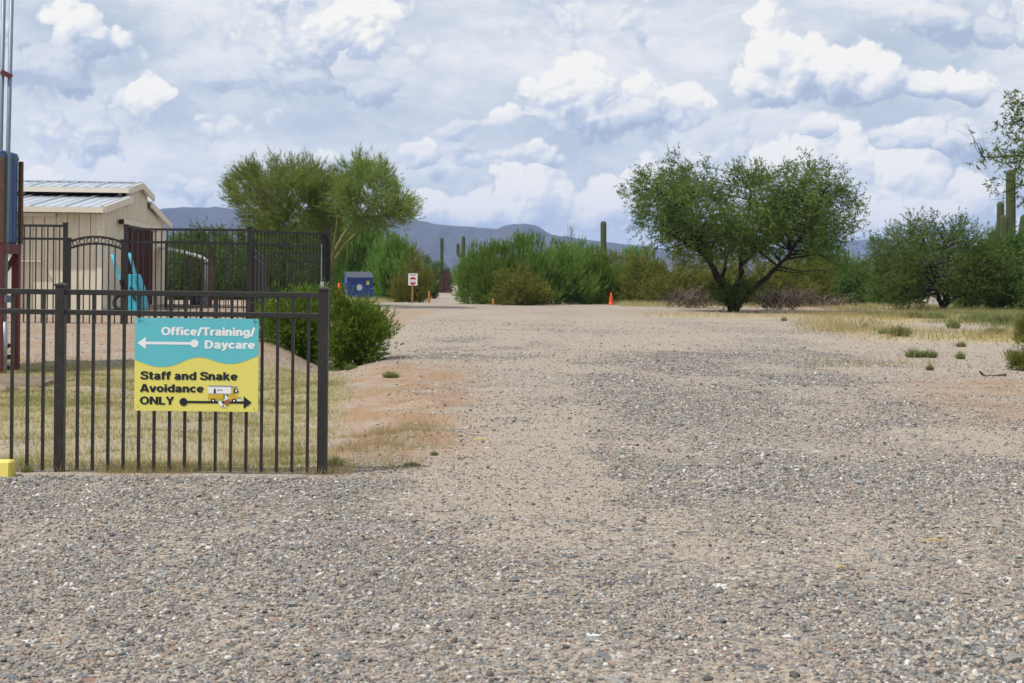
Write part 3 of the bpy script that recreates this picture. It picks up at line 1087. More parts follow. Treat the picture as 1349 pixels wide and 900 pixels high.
def curve(pts, n=5):
    """Catmull-Rom through points"""
    out = []
    P = [pts[0]] + list(pts) + [pts[-1]]
    for i in range(1, len(P) - 2):
        for k in range(n):
            t = k / n
            q = []
            for c in (0, 1):
                p0, p1, p2, p3 = P[i - 1][c], P[i][c], P[i + 1][c], P[i + 2][c]
                q.append(0.5 * (2 * p1 + (p2 - p0) * t + (2 * p0 - 5 * p1 + 4 * p2 - p3) * t * t + (3 * p1 - p0 - 3 * p2 + p3) * t ** 3))
            out.append(tuple(q))
    out.append(pts[-1])
    return out


# heavy grotesque letters as strokes: centre lines in units of cap height; (advance, strokes)
def glyphs():
    xh = 0.74
    bowl = lambda cx: arc(cx, 0.37, 0.25, 0.285, 0, 360, 22)
    G = {
        'O': (1.06, [arc(0.53, 0.5, 0.385, 0.42, 0, 360, 26)]),
        'D': (0.98, [[(0.17, 0), (0.17, 1)], [(0.17, 0.91), (0.42, 0.91)] + arc(0.44, 0.5, 0.36, 0.41, 85, -85, 14) + [(0.42, 0.09), (0.17, 0.09)]]),
        'T': (0.86, [[(0.43, 0), (0.43, 0.9)], [(0.02, 0.91), (0.84, 0.91)]]),
        'S': (0.88, [curve([(0.79, 0.72), (0.70, 0.86), (0.46, 0.92), (0.22, 0.86), (0.17, 0.72), (0.27, 0.60), (0.48, 0.53), (0.69, 0.44), (0.76, 0.27), (0.66, 0.13), (0.44, 0.08), (0.20, 0.14), (0.09, 0.30)])]),
        'A': (0.98, [[(0.13, 0), (0.47, 1)], [(0.85, 0), (0.51, 1)], [(0.26, 0.27), (0.72, 0.27)]]),
        'N': (1.00, [[(0.17, 0), (0.17, 1)], [(0.83, 0), (0.83, 1)], [(0.19, 0.98), (0.81, 0.02)]]),
        'L': (0.78, [[(0.17, 0), (0.17, 1)], [(0.17, 0.09), (0.75, 0.09)]]),
        'Y': (0.94, [[(0.47, 0), (0.47, 0.45)], [(0.12, 1), (0.47, 0.42)], [(0.82, 1), (0.47, 0.42)]]),
        'f': (0.52, [[(0.22, 0), (0.22, 0.76)] + arc(0.40, 0.78, 0.18, 0.155, 180, 95, 7) + [(0.51, 0.935)], [(0.03, 0.665), (0.50, 0.665)]]),
        'i': (0.36, [[(0.18, 0), (0.18, xh)], [(0.18, 0.83), (0.18, 1.01)]]),
        'c': (0.72, [arc(0.38, 0.37, 0.25, 0.285, 38, 322, 18)]),
        'e': (0.77, [arc(0.385, 0.37, 0.25, 0.285, 0, 318, 20), [(0.16, 0.36), (0.66, 0.36)]]),
        '/': (0.52, [[(0.09, -0.06), (0.43, 1.02)]]),
        'r': (0.55, [[(0.165, 0), (0.165, xh)], curve([(0.17, 0.42), (0.26, 0.58), (0.40, 0.645), (0.53, 0.64)])]),
        'a': (0.76, [curve([(0.12, 0.54), (0.22, 0.63), (0.38, 0.655), (0.52, 0.60), (0.565, 0.46), (0.565, 0.20), (0.62, 0.0)]), curve([(0.56, 0.42), (0.36, 0.385), (0.19, 0.31), (0.16, 0.19), (0.25, 0.09), (0.41, 0.10), (0.54, 0.22)])]),
        'n': (0.78, [[(0.165, 0), (0.165, xh)], curve([(0.17, 0.42), (0.27, 0.60), (0.42, 0.655), (0.55, 0.60), (0.60, 0.44)]) + [(0.60, 0)]]),
        'g': (0.80, [bowl(0.39), [(0.635, xh), (0.635, 0.02)] + curve([(0.63, -0.02), (0.57, -0.14), (0.42, -0.185), (0.25, -0.165), (0.14, -0.09)])]),
        'd': (0.80, [bowl(0.39), [(0.635, 0), (0.635, 1)]]),
        'y': (0.76, [[(0.12, xh), (0.39, 0.06)], [(0.65, xh), (0.36, -0.06), (0.29, -0.15), (0.08, -0.165)]]),
        't': (0.54, [[(0.24, 0.95), (0.24, 0.20)] + arc(0.38, 0.20, 0.14, 0.12, 180, 270, 6) + [(0.51, 0.085)], [(0.03, 0.665), (0.50, 0.665)]]),
        'k': (0.80, [[(0.165, 0), (0.165, 1)], [(0.17, 0.30), (0.62, xh)], [(0.33, 0.44), (0.67, 0.0)]]),
        'v': (0.76, [[(0.11, xh), (0.38, 0.0)], [(0.65, xh), (0.38, 0.0)]]),
        'o': (0.78, [bowl(0.39)]),
        ' ': (0.34, []),
    }
    return G


GLYPHS = glyphs()


def write_strokes(body):
    """flat ribbons (points 2-D, quads) for a line of heavy text, cap height 1"""
    vs, fs, x = [], [], 0.0
    hx, hy = 0.138, 0.102                       # half widths of upright and level strokes
    for ch in body:
        adv, strokes = GLYPHS[ch]
        for si, st in enumerate(strokes):
            closed = abs(st[0][0] - st[-1][0]) < 1e-6 and abs(st[0][1] - st[-1][1]) < 1e-6
            n = len(st)
            o = len(vs)
            for i, p in enumerate(st):
                a = st[(i - 1) % (n - 1)] if closed else st[max(i - 1, 0)]
                b = st[(i + 1) % (n - 1)] if closed else st[min(i + 1, n - 1)]
                dx, dy = b[0] - a[0], b[1] - a[1]
                l = math.hypot(dx, dy) or 1.0
                nx, ny = -dy / l, dx / l
                h = 1.0 / math.sqrt((nx / hx) ** 2 + (ny / hy) ** 2)
                vs += [(x + p[0] + nx * h, p[1] + ny * h, si), (x + p[0] - nx * h, p[1] - ny * h, si)]
            fs += [(o + 2 * i, o + 2 * i + 1, o + 2 * i + 3, o + 2 * i + 2) for i in range(n - 1)]
        x += adv
    return np.array(vs), fs


def build_sign():
    Y = 9.425
    o = at(178, 418.5, Y)
    u = (at(341, 420.3, Y) - o)
    s = u.length / 163.0
    u.normalize()
    n = Vector((0, -1, 0))
    v = u.cross(n).normalized()
    if v.z > 0:
        v = -v
    root = thing('direction_sign', o + v * (123 * s), 'turquoise and yellow sign with arrows tied to the near fence', 'sign')
    Q = lambda x, y, d=0.0: o + u * (x * s) + v * (y * s) + n * d
    def flat(poly, d, th=0.0012):
        return MB().prism([Q(x, y, d) for x, y in poly], n * th)
    # rounded panel
    def rrect(x0, y0, x1, y1, r):
        pts = []
        for cx, cy, a0 in ((x1 - r, y0 + r, -90), (x1 - r, y1 - r, 0), (x0 + r, y1 - r, 90), (x0 + r, y0 + r, 180)):
            for k in range(4):
                a = R(a0 + 30 * k)
                pts.append((cx + r * math.cos(a), cy + r * math.sin(a)))
        return pts
    part('panel', flat(rrect(0, 0, 163, 122.5, 2.2), -0.004, 0.004), 'sign_yellow', root)
    # turquoise upper field ending in a wave
    ctrl = np.array([(0.3, 54.5), (10, 59.5), (22, 63.6), (34, 65.2), (46, 64.2), (58, 60), (69, 54.2), (78, 51.4), (86, 50.8), (95, 52.2), (106, 56.4), (116, 59.2), (127, 59.9), (140, 57.8), (152, 53.2), (162.7, 47.2)])
    xs = np.concatenate([[0.02, .1, .3, .6, 1.1, 1.7], np.linspace(2.3, 160.7, 60), [161.3, 161.9, 162.4, 162.7, 162.9, 162.98]])
    # smooth through the control points
    ys = np.interp(xs, ctrl[:, 0], ctrl[:, 1])
    ys = np.convolve(np.pad(ys, 3, 'edge'), np.ones(7) / 7, 'valid')
    m = MB()
    # triangulate as a strip so that the concave wave fills cleanly
    N = len(xs)
    def ytop(x):
        e = min(x, 163 - x)
        return 0.02 if e >= 2.2 else 2.2 - math.sqrt(max(0.0, 2.2 ** 2 - (2.2 - e) ** 2)) + 0.02
    vs = [Q(float(x), ytop(float(x)), 0.0012) for x in xs] + [Q(float(x), float(y), 0.0012) for x, y in zip(xs, ys)]
    m.add(vs, [(i, i + 1, N + i + 1, N + i) for i in range(N - 1)])
    me = m.mesh('painted_field', 'sign_turquoise', worldloc(root))
    place('painted_field', me, root)

    def write(body, x0, x1, ybase, cap, mat, d=0.0022):
        co, fs = write_strokes(body)
        w0, w1 = co[:, 0].min(), co[:, 0].max()
        fx = (x1 - x0) / (w1 - w0)
        m = MB()
        m.add([Q(x0 + (c[0] - w0) * fx, ybase - c[1] * cap, d + 0.00025 * c[2]) for c in co], fs)
        me = m.mesh('lettering', mat, worldloc(root))
        place('lettering', me, root, label='lettering reading ' + body)
    write('Office/Training/', 34.5, 158.6, 22.6, 10.7, 'sign_white')
    write('Daycare', 92.2, 158.6, 39.6, 10.7, 'sign_white')
    write('Staff and Snake', 7.4, 136.2, 81.2, 10.6, 'sign_ink')
    write('Avoidance', 7.4, 91.8, 97.7, 10.4, 'sign_ink')
    write('ONLY', 7.4, 52.6, 114.1, 10.4, 'sign_ink')

    def disc(cx, cy, r, rz=None):
        rz = rz or r
        return [(cx + r * math.cos(2 * math.pi * k / 24), cy + rz * math.sin(2 * math.pi * k / 24)) for k in range(24)]
    def arrow(tip, tail, cy, hw, hl, th, r, mat):
        sgn = 1 if tail > tip else -1
        m = MB()
        m.add([Q(tip, cy, .0025), Q(tip + sgn * hl, cy + hw, .0025), Q(tip + sgn * hl, cy - hw, .0025)], [(0, 1, 2)])
        m.add([Q(tip + sgn * (hl - .2), cy - th, .0023), Q(tail, cy - th, .0023), Q(tail, cy + th, .0023), Q(tip + sgn * (hl - .2), cy + th, .0023)], [(0, 1, 2, 3)])
        d = disc(tail, cy, r)
        m.add([Q(x, y, .0027) for x, y in d], [tuple(range(24))])
        place('arrow', m.mesh('arrow', mat, worldloc(root)), root, label='white arrow pointing left' if mat == 'sign_white' else 'black arrow pointing right')
    arrow(3.6, 78.7, 33.2, 8.2, 11.2, 1.75, 5.3, 'sign_white')
    arrow(154.8, 65.0, 110.3, 8.2, 10.6, 1.5, 5.3, 'sign_ink')

    # little printed bus with dogs
    bus = MB()
    pic = [('sign_white', [[(98, 90), (127.5, 90), (128, 99), (98, 99)]]),
           ('print_grey', [[(98, 88.2), (127.5, 88.2), (129, 90), (98, 90)], [(127.5, 89), (136, 89), (134.5, 91), (127.5, 90.5)], [(97.5, 98.6), (128, 98.6), (128, 99.6), (97.5, 99.6)],
                           [(129, 101), (141, 104), (141, 106), (129, 106)]]),
           ('print_amber', [[(97.3, 99.6), (128, 99.6), (137, 102), (137.5, 106.5), (97.3, 106.5)], [(129.5, 91), (131, 91), (131, 100), (128.6, 100)]]),
           ('sign_ink', [disc(104.2, 108, 3.0), disc(131.6, 108, 3.0), [(105, 93), (107, 92), (107.6, 98.4), (104.6, 98.4)], [(131, 92.5), (136.5, 92), (137, 97), (131, 98.5)], [(110, 93.5), (112, 93.5), (112, 95), (110, 95)], [(113.5, 93.5), (115.5, 93.5), (115.5, 95), (113.5, 95)]]),
           ('sign_white', [disc(104.2, 108, 1.2), disc(131.6, 108, 1.2), [(133.5, 93.2), (136, 93.2), (135, 96.5), (133, 96.5)], [(111, 108.5), (115, 109), (117, 113), (121, 115.5), (118, 117.2), (113, 114.5), (111.2, 112)], [(118, 101), (123.5, 101.5), (123.8, 108), (118.6, 108)], [(136, 106), (141, 106), (141, 108.5), (136, 108.5)]]),
           ('print_brown', [[(120, 107.5), (123.5, 106), (126, 109), (124.5, 113), (121, 114.5), (118.8, 112)]]),
           ('print_green', [[(117.5, 99.5), (119.4, 99.5), (119.4, 106), (117.2, 106)]]),
           ('sign_ink', [disc(117.4, 114.8, 1.3, 0.9), [(121.5, 100.6), (123.6, 100), (123.8, 102), (121.6, 102.2)]])]
    broot = part('bus_picture', MB().prism([Q(97.5, 90, 0.0013), Q(128, 90, 0.0013), Q(128, 106, 0.0013), Q(97.5, 106, 0.0013)], n * 0.0004), 'sign_white', root, label='small printed white and yellow bus with dogs')
    d = 0.0024
    for mat, polys in pic:
        m = MB()
        for poly in polys:
            m.add([Q(x, y, d) for x, y in poly], [tuple(range(len(poly)))])
        d += 0.0003
        place('print', m.mesh('print', mat, worldloc(root)), broot)
    for (x, y) in ((5, 117), (158, 118.5), (5.5, 4), (157.5, 3.5)):
        part('screw', MB().prism([Q(a, b, .001) for a, b in disc(x, y, 0.55)], n * 0.002), 'sign_ink', root)
    for x in (5.5, 157.5):
        part('zip_tie', MB().tube([Q(x, 4, .003), Q(x + 0.6, -3, .012), Q(x + 0.3, -9, .03)], 0.0016, 5), 'black_rubber', root)
        part('zip_tie_tail', MB().tube([Q(x, 4, .003), Q(x - 0.5, 7, .006), Q(x, 9, .008)], 0.0010, 4), 'black_rubber', root)


build_sign()

# ------------------------------------------------------------------ things at the left edge
p = at(10, 629, 9.2)
zc = float(gz(p.x, 9.2)) - 0.02
xr = at(17.8, 620, 9.2).x
solo('parking_stop', MB().add([(xr - 1.8, 9.27, zc), (xr - 1.8, 9.13, zc), (xr, 9.13, zc), (xr, 9.27, zc), (xr - 1.8, 9.25, zc + .125), (xr - 1.8, 9.15, zc + .125), (xr - .004, 9.15, zc + .125), (xr - .004, 9.25, zc + .125)],
     [(3, 2, 1, 0), (4, 5, 6, 7), (0, 1, 5, 4), (1, 2, 6, 5), (2, 3, 7, 6), (3, 0, 4, 7)]), 'curb_yellow', (xr - .9, 9.2, zc), 'yellow painted concrete parking stop at the left end of the fence', 'parking block', bevel=0.012)


def build_tank():
    g = gpt(21.5, 487)
    Y1 = g.y                       # back posts
    Y0 = Y1 / 1.034                # front posts
    root = thing('tank_stand', g, 'maroon steel stand with crossed braces under the blue tank', 'stand')
    zb, zt2 = zat(22, 335, Y1), zat(22, 322, Y1)
    xr = at(26.5, 330, Y1).x
    xl = xr - 1.3
    gz0 = g.z - 0.05
    for (x, y) in ((xr - 0.05, Y1), (xl, Y1), (xr - 0.05, Y0), (xl, Y0)):
        part('leg', MB().box((x, y, (gz0 + zb) / 2), (0.095, 0.095, zb - gz0)), 'maroon_steel', root)
    for a, b in (((xl - .05, Y0), (xr, Y0)), ((xl - .05, Y1), (xr, Y1)), ((xr - .05, Y0 + .06), (xr - .05, Y1 - .06)), ((xl, Y0 + .06), (xl, Y1 - .06))):
        part('beam', MB().beam((*a, (zb + zt2) / 2), (*b, (zb + zt2) / 2), 0.10, zt2 - zb), 'maroon_steel', root)
    part('brace', MB().beam((xr - 0.06, Y1 - .05, zb - 0.02), (xr - 0.40, Y1 - .05, zb - 0.62), 0.05, 0.06), 'maroon_steel', root)
    part('brace', MB().beam((xl + 0.08, Y1 - .05, zb - 0.02), (xl + 0.4, Y1 - .05, zb - 0.62), 0.05, 0.06), 'maroon_steel', root)
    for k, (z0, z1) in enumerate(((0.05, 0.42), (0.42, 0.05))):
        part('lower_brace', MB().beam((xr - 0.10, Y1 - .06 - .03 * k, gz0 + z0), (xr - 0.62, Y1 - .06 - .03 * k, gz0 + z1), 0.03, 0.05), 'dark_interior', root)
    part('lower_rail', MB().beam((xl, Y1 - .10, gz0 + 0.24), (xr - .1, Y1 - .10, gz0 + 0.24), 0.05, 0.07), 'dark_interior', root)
    z1 = zat(12, 200, (Y0 + Y1) / 2)
    xt = xr - 0.03
    tr = thing('water_tank', (xt - 0.6, (Y0 + Y1) / 2, zt2), 'weathered blue steel tank with rusty corner post, cut by the left edge', 'tank')
    z0 = zt2 + 0.003
    m = MB().hexa([(xl, Y0 + .02, z0), (xt, Y0 + .02, z0), (xt, Y1 - .02, z0), (xl, Y1 - .02, z0), (xl, Y0 + .02, z1), (xt, Y0 + .02, z1), (xt, Y1 - .02, z1), (xl, Y1 - .02, z1)])
    part('shell', m, 'tank_blue', tr, bevel=0.02)
    zp = zat(26, 213, Y1)
    part('corner_post', MB().box((xr - .01, Y1 + .03, (z0 + zp) / 2), (0.05, 0.09, zp - z0)), 'rusty_steel', tr)
    part('corner_post', MB().box((xr - .01, Y0 - .03, (z0 + zp) / 2), (0.05, 0.07, zp - z0)), 'rusty_steel', tr)
    for f in (0.33, 0.66):
        part('seam', MB().box((xt + .002, Y0 + (Y1 - Y0) * f, (z0 + z1) / 2), (.012, .02, z1 - z0 - .08)), 'tank_blue', tr)
    for zz in (z0 + .08, z1 - .08):
        part('band', MB().box(((xl + xt) / 2, (Y0 + Y1) / 2, zz), (xt - xl + .016, Y1 - Y0 - .03, 0.05)), 'tank_blue', tr)
    Y = Y1
    # pipes in front
    Yp = Y - 0.5
    pr = thing('pipe_mast', at(5, 490, Yp), 'pair of tall grey pipes joined by a maroon bracket, left edge', 'mast')
    part('pipe', MB().tube([at(4.5, 494, Yp), at(10, 230, Yp), at(16.8, -70, Yp)], [0.032, 0.032, 0.030], 10), 'galvanised_dark', pr, smooth=True)
    part('pipe', MB().tube([at(-6, 494, Yp), at(0, 230, Yp), at(6.2, -70, Yp)], [0.032, 0.032, 0.030], 10), 'galvanised_dark', pr, smooth=True)
    part('sleeve', MB().tube([at(5, 492, Yp), at(6.5, 424, Yp)], 0.042, 10), 'galvanised', pr, smooth=True)
    part('bracket', MB().beam(at(2.5, 95, Yp - .03), at(14.5, 101, Yp - .03), 0.10, 0.07), 'maroon_steel', pr)
    part('clamp', MB().beam(at(-14, 392, Yp - .05), at(15, 394, Yp - .05), 0.05, 0.10), 'galvanised_dark', pr)


build_tank()


def build_pad():
    rng = random.Random(8)
    pts = []
    near, far = gpt(20, 527), gpt(20, 500)
    cx0, cx1 = gpt(-90, 520).x, gpt(64, 510).x
    N = 22
    for i in range(N):
        a = 2 * math.pi * i / N
        rx, ry = (cx1 - cx0) / 2, (far.y - near.y) / 2
        e = 0.55
        x = (cx0 + cx1) / 2 + rx * math.copysign(abs(math.cos(a)) ** e, math.cos(a)) * rng.uniform(.96, 1.03)
        y = (near.y + far.y) / 2 + ry * math.copysign(abs(math.sin(a)) ** e, math.sin(a)) * rng.uniform(.96, 1.03)
        pts.append((x, y))
    m = MB()
    vs = [(x, y, float(gz(x, y)) - .04) for x, y in pts] + [(x * 1.0 + (cx0 + cx1) * .0, y, float(gz(x, y)) + rng.uniform(.02, .06)) for x, y in pts]
    c = ((cx0 + cx1) / 2, (near.y + far.y) / 2)
    vs += [(c[0] + (x - c[0]) * .93, c[1] + (y - c[1]) * .9, float(gz(x, y)) + rng.uniform(.05, .08)) for x, y in pts]
    vs.append((c[0], c[1], float(gz(*c)) + .08))
    fs = []
    for i in range(N):
        j = (i + 1) % N
        fs += [(i, j, N + j, N + i), (N + i, N + j, 2 * N + j, 2 * N + i), (2 * N + i, 2 * N + j, 3 * N)]
    m.add(vs, fs)
    solo('concrete_pad', m, 'concrete', (c[0], c[1], float(gz(*c))), 'low worn concrete pad in the grass before the tank stand', 'slab')


build_pad()


def build_wheelbarrow():
    Y = 33.0
    root = thing('hand_cart', at(172, 416, Y), 'turquoise cart stood upright against the barn with two handles', 'cart')
    q = lambda x, y, d=0.0: at(x, y, Y + d)
    tray = MB().prism([q(167, 362), q(177.5, 361.5), q(179, 366), q(184, 380), q(188, 404), q(185, 412), q(172, 416), q(167.5, 404)], (0.05, 0.35, 0))
    part('tray', tray, 'turquoise_paint', root, bevel=0.01)
    part('handle', MB().tube([q(170, 333.5), q(174, 346), q(178, 362), q(184, 384)], 0.035, 8), 'turquoise_paint', root, smooth=True)
    part('handle', MB().tube([q(147.5, 335, .4), q(152, 350, .4), q(158, 368, .4), q(166, 376, .3)], 0.035, 8), 'turquoise_paint', root, smooth=True)
    part('leg', MB().beam(q(172.5, 378, -.04), q(174, 386, -.04), 0.05, 0.05), 'black_rubber', root)
    part('leg', MB().beam(q(174, 386, -.04), q(178, 396, -.04), 0.05, 0.05), 'black_rubber', root)
    w = q(160, 398, .25)
    ring = [w + Vector((math.cos(2 * math.pi * j / 14) * .17, .05 * math.sin(2 * math.pi * j / 14), math.sin(2 * math.pi * j / 14) * .17)) for j in range(15)]
    part('wheel', MB().tube(ring, 0.05, 6, False), 'black_rubber', root, smooth=True)


build_wheelbarrow()


# ------------------------------------------------------------------ behind the fences
def build_carport():
    Y = 46.0
    root = thing('shade_shelter', at(272, 398, Y), 'small shelter with thin curved white roof and slim posts', 'shelter')
    pts = [at(x, y, Y) for x, y in ((214, 327.5), (228, 330), (243, 333.2), (258, 337), (268, 340.5), (274, 345))]
    m = MB()
    for a, b in zip(pts[:-1], pts[1:]):
        d = Vector((-0.5, 1.6, 0.02))
        th = Vector((0, 0, 0.07))
        m.hexa([a, b, b + d, a + d, a + th, b + th, b + d + th, a + d + th])
    part('roof', m, 'white_panel', root)
    zg = zat(270, 404, Y)
    for x, y0, mat, w in ((266.5, 341, 'maroon_steel', .09), (271.5, 343, 'galvanised', .07), (274.5, 345, 'galvanised', .05)):
        p0 = at(x, y0, Y + .06)
        part('post', MB().box((p0.x, p0.y, (p0.z + zg) / 2), (w, w, p0.z - zg)), mat, root)
    r2 = thing('steel_post', at(278, 400, Y), 'single slim maroon post right of the white shelter roof', 'post')
    p0 = at(278, 337, Y)
    part('shaft', MB().box((p0.x, Y, (p0.z + zg) / 2), (0.09, 0.09, p0.z - zg)), 'maroon_steel', r2)
    part('cap', MB().box((p0.x, Y, p0.z + .015), (0.12, 0.12, 0.03)), 'maroon_steel', r2)


build_carport()


def build_wall():
    Y = 50.0
    root = thing('garden_wall', at(275, 412, Y), 'low tan wall with a pale cap behind the run fence', 'wall')
    rng = random.Random(2)
    x = at(221, 405, Y).x
    xe = at(326, 405, Y).x
    z0, z1, z2 = zat(275, 415, Y), zat(275, 403.5, Y), zat(275, 400, Y)
    while x < xe:
        w = 0.40
        o = rng.uniform(-.01, .01)
        part('block', MB().box((x + w / 2, Y + o, (z0 + z1) / 2), (w - .012, .2, z1 - z0)), 'adobe_tan', root)
        part('cap_block', MB().box((x + w / 2, Y + o, (z1 + z2) / 2 + .002), (w - .02, .26, z2 - z1)), 'white_panel', root)
        x += w


build_wall()

prof = [(.0, 0.0), (.26, 0.0), (.29, .03), (.29, .28), (.305, .30), (.29, .33), (.29, .58), (.305, .6), (.29, .63), (.28, .86), (.25, .9), (0, .9)]


def lathe(profile, c, n=16):
    m = MB()
    vs, fs = [], []
    for r, z in profile:
        for j in range(n):
            a = 2 * math.pi * j / n
            vs.append((c[0] + r * math.cos(a), c[1] + r * math.sin(a), c[2] + z))
    for i in range(len(profile) - 1):
        for j in range(n):
            fs.append((i * n + j, i * n + (j + 1) % n, (i + 1) * n + (j + 1) % n, (i + 1) * n + j))
    return m.add(vs, fs)


b = at(260, 402, 44.0)
solo('barrel', lathe([(r_ * .75, z * .45) for r_, z in prof], (b.x, b.y, b.z)), 'barrel_blue', b, 'dark blue barrel on the ground behind the run fence', 'barrel', smooth=True)


# ------------------------------------------------------------------ dumpster, small sign, posts and cones down the road
def build_dumpster():
    Y = 98.0
    g = at(474, 396, Y)
    g.z = zat(474, 394.5, Y)
    root = thing('dumpster', g, 'blue metal dumpster with dark sloped lid and white emblem', 'dumpster')
    a = R(14)
    ax, ay = Vector((math.cos(a), math.sin(a), 0)), Vector((-math.sin(a), math.cos(a), 0))
    Bq = lambda x, y, z: g + ax * x + ay * y + UP * z
    hw, dp = 0.90, 1.25
    hf, hb = 1.42, 1.80
    body = MB().hexa([Bq(-hw, 0, .1), Bq(hw, 0, .1), Bq(hw, dp, .1), Bq(-hw, dp, .1), Bq(-hw, -.10, hf), Bq(hw, -.10, hf), Bq(hw, dp + .05, hb), Bq(-hw, dp + .05, hb)])
    part('body', body, 'dumpster_blue', root)
    for i in range(4):
        x = -hw + .06 + i * (2 * hw - .12) / 3
        part('stiffener', MB().beam(Bq(x, -.02, .14), Bq(x, -.13, hf - .08), 0.07, 0.05, ay), 'dumpster_blue', root)
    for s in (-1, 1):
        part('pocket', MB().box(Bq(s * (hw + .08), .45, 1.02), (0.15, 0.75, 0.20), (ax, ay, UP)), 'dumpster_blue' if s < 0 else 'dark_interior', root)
    part('rim', MB().beam(Bq(-hw - .03, -.13, hf), Bq(hw + .03, -.13, hf), 0.08, 0.10), 'dumpster_blue', root)
    for s in (-1, 1):
        x0, x1 = (-hw - .05, -.01) if s < 0 else (.01, hw + .05)
        part('lid', MB().hexa([Bq(x0, -.2, hf + .06), Bq(x1, -.2, hf + .06), Bq(x1, dp + .1, hb + .06), Bq(x0, dp + .1, hb + .06), Bq(x0, -.2, hf + .10), Bq(x1, -.2, hf + .10), Bq(x1, dp + .1, hb + .11), Bq(x0, dp + .1, hb + .11)]), 'dumpster_lid', root)
    def decal(poly, off, mat, nm):
        # on the leaning front face
        f = lambda x, z: Bq(x, -.10 * (z - .1) / (hf - .1) - off, z)
        place(nm, MB().prism([f(x, z) for x, z in poly], ay * -0.004).mesh(nm, mat, worldloc(root)), root)
    star = []
    for i in range(16):
        rr = .27 if i % 2 == 0 else .17
        star.append((-.05 + rr * math.cos(2 * math.pi * i / 16), .82 + rr * math.sin(2 * math.pi * i / 16)))
    decal(star, .012, 'emblem_white', 'emblem')
    decal([(.42, 1.0), (.64, 1.0), (.64, 1.28), (.42, 1.28)], .012, 'sticker_yellow', 'sticker')
    decal([(.74, .72), (.82, .72), (.82, .80), (.74, .80)], .012, 'sticker_yellow', 'sticker')
    for x in (-.7, .7):
        part('caster', MB().tube([Bq(x - .04, .2, .06), Bq(x + .04, .2, .06)], .07, 10), 'black_rubber', root)


build_dumpster()


def build_stop_sign():
    g = gpt(543.3, 399.3)
    Y = g.y
    root = thing('notice_sign', g, 'small white notice with red disc on a wooden stake', 'sign')
    pt = at(543.3, 361.5, Y)
    part('stake', MB().box((pt.x, Y + .05, (pt.z + g.z) / 2 - .02), (.10, .06, pt.z - g.z)), 'post_wood', root)
    x0, x1 = at(538, 365, Y).x, at(550, 365, Y).x
    zt, zm, zb = zat(544, 360.3, Y), zat(544, 364.2, Y), zat(544, 376, Y)
    xc = (x0 + x1) / 2
    part('panel', MB().box((xc, Y, (zt + zb) / 2), (x1 - x0, .012, zt - zb)), 'sign_white', root)
    part('heading', MB().box((xc, Y - .008, (zt + zm) / 2), ((x1 - x0) * .78, .003, (zt - zm) * .42)), 'print_grey', root)
    r = (x1 - x0) * .40
    cz = (zm + zb) / 2
    for s in (1, -1):
        poly = []
        for k in range(13):
            a = R(24 + 132 * k / 12)
            poly.append((xc + r * math.cos(a), Y - .007, cz + s * r * 1.12 * math.sin(a)))
        part('red_segment', MB().prism(poly, (0, -.003, 0)), 'sign_red', root)
    for dz in (.055, -.055):
        part('lettering_line', MB().box((xc, Y - .008, cz + dz), (r * 1.9, .003, .03)), 'print_grey', root)


build_stop_sign()

for px, y0, y1, w, lab in ((565.3, 383.5, 399.3, .13, 'amber wooden post right of the white notice sign'), (649.8, 393.5, 402.5, .11, 'short amber post at the foot of the green bushes')):
    g = gpt(px, y1)
    t = at(px, y0, g.y)
    m = MB().tube([(g.x, g.y, g.z - .05), (g.x, g.y, t.z - .03), (g.x, g.y, t.z)], [w / 2, w / 2, w / 2 * .8], 10)
    solo('marker_post', m, 'post_amber', g, lab, 'post', 'amber posts across the road end')


def build_cone(px, y0, y1, lab):
    g = gpt(px, y1)
    h = zat(px, y0, g.y) - g.z
    root = thing('traffic_cone', g, lab, 'traffic cone')
    k = h / .72
    part('base', MB().box((g.x, g.y, g.z + .018 * k), (.40 * k, .40 * k, .036 * k)), 'cone_base', root, bevel=.01)
    pr = [(.155, .036), (.14, .06), (.118, .20), (.112, .21), (.112, .33), (.118, .34), (.072, .48), (.045, .69), (.03, .72), (0, .72)]
    part('cone_body', lathe([(r_ * k, z * k) for r_, z in pr], (g.x, g.y, g.z), 16), 'cone_orange', root, smooth=True)
    for z, r_ in ((.205, .13), (.335, .128)):
        part('ring_groove', lathe([(r_ * k * .9, (z - .02) * k), (r_ * k, (z - .01) * k), (r_ * k, (z + .01) * k), (r_ * k * .9, (z + .02) * k)], (g.x, g.y, g.z), 16), 'cone_orange', root, smooth=True)


build_cone(805, 385.5, 402, 'orange traffic cone standing alone before the olive bushes')
build_cone(446.3, 373, 400.5, 'orange traffic cone half hidden by the shrub near the dumpster')


def build_corral():
    g = gpt(583, 384)
    Y = 150.0
    root = thing('corral_gate', at(582, 386, Y), 'dark maroon gate of uneven upright boards at the path end', 'gate')
    rng = random.Random(3)
    for i in range(14):
        x = 573.5 + i * 1.45
        yt = 374 - 20 * max(0, min(1, i / 9)) + rng.uniform(-2, 2)
        a, b = at(x, yt, Y), at(x, 386, Y)
        part('board', MB().box((a.x, Y + rng.uniform(-.03, .03), (a.z + b.z) / 2), (.085, .05, a.z - b.z)), 'corral_maroon', root)
    for y in (366, 380):
        part('rail', MB().beam(at(573, y + 4, Y + .08), at(593, y, Y + .08), .06, .12), 'corral_maroon', root)


build_corral()


# ------------------------------------------------------------------ vegetation
def unit(v):
    return v / np.maximum(np.linalg.norm(v, axis=-1, keepdims=True), 1e-6)


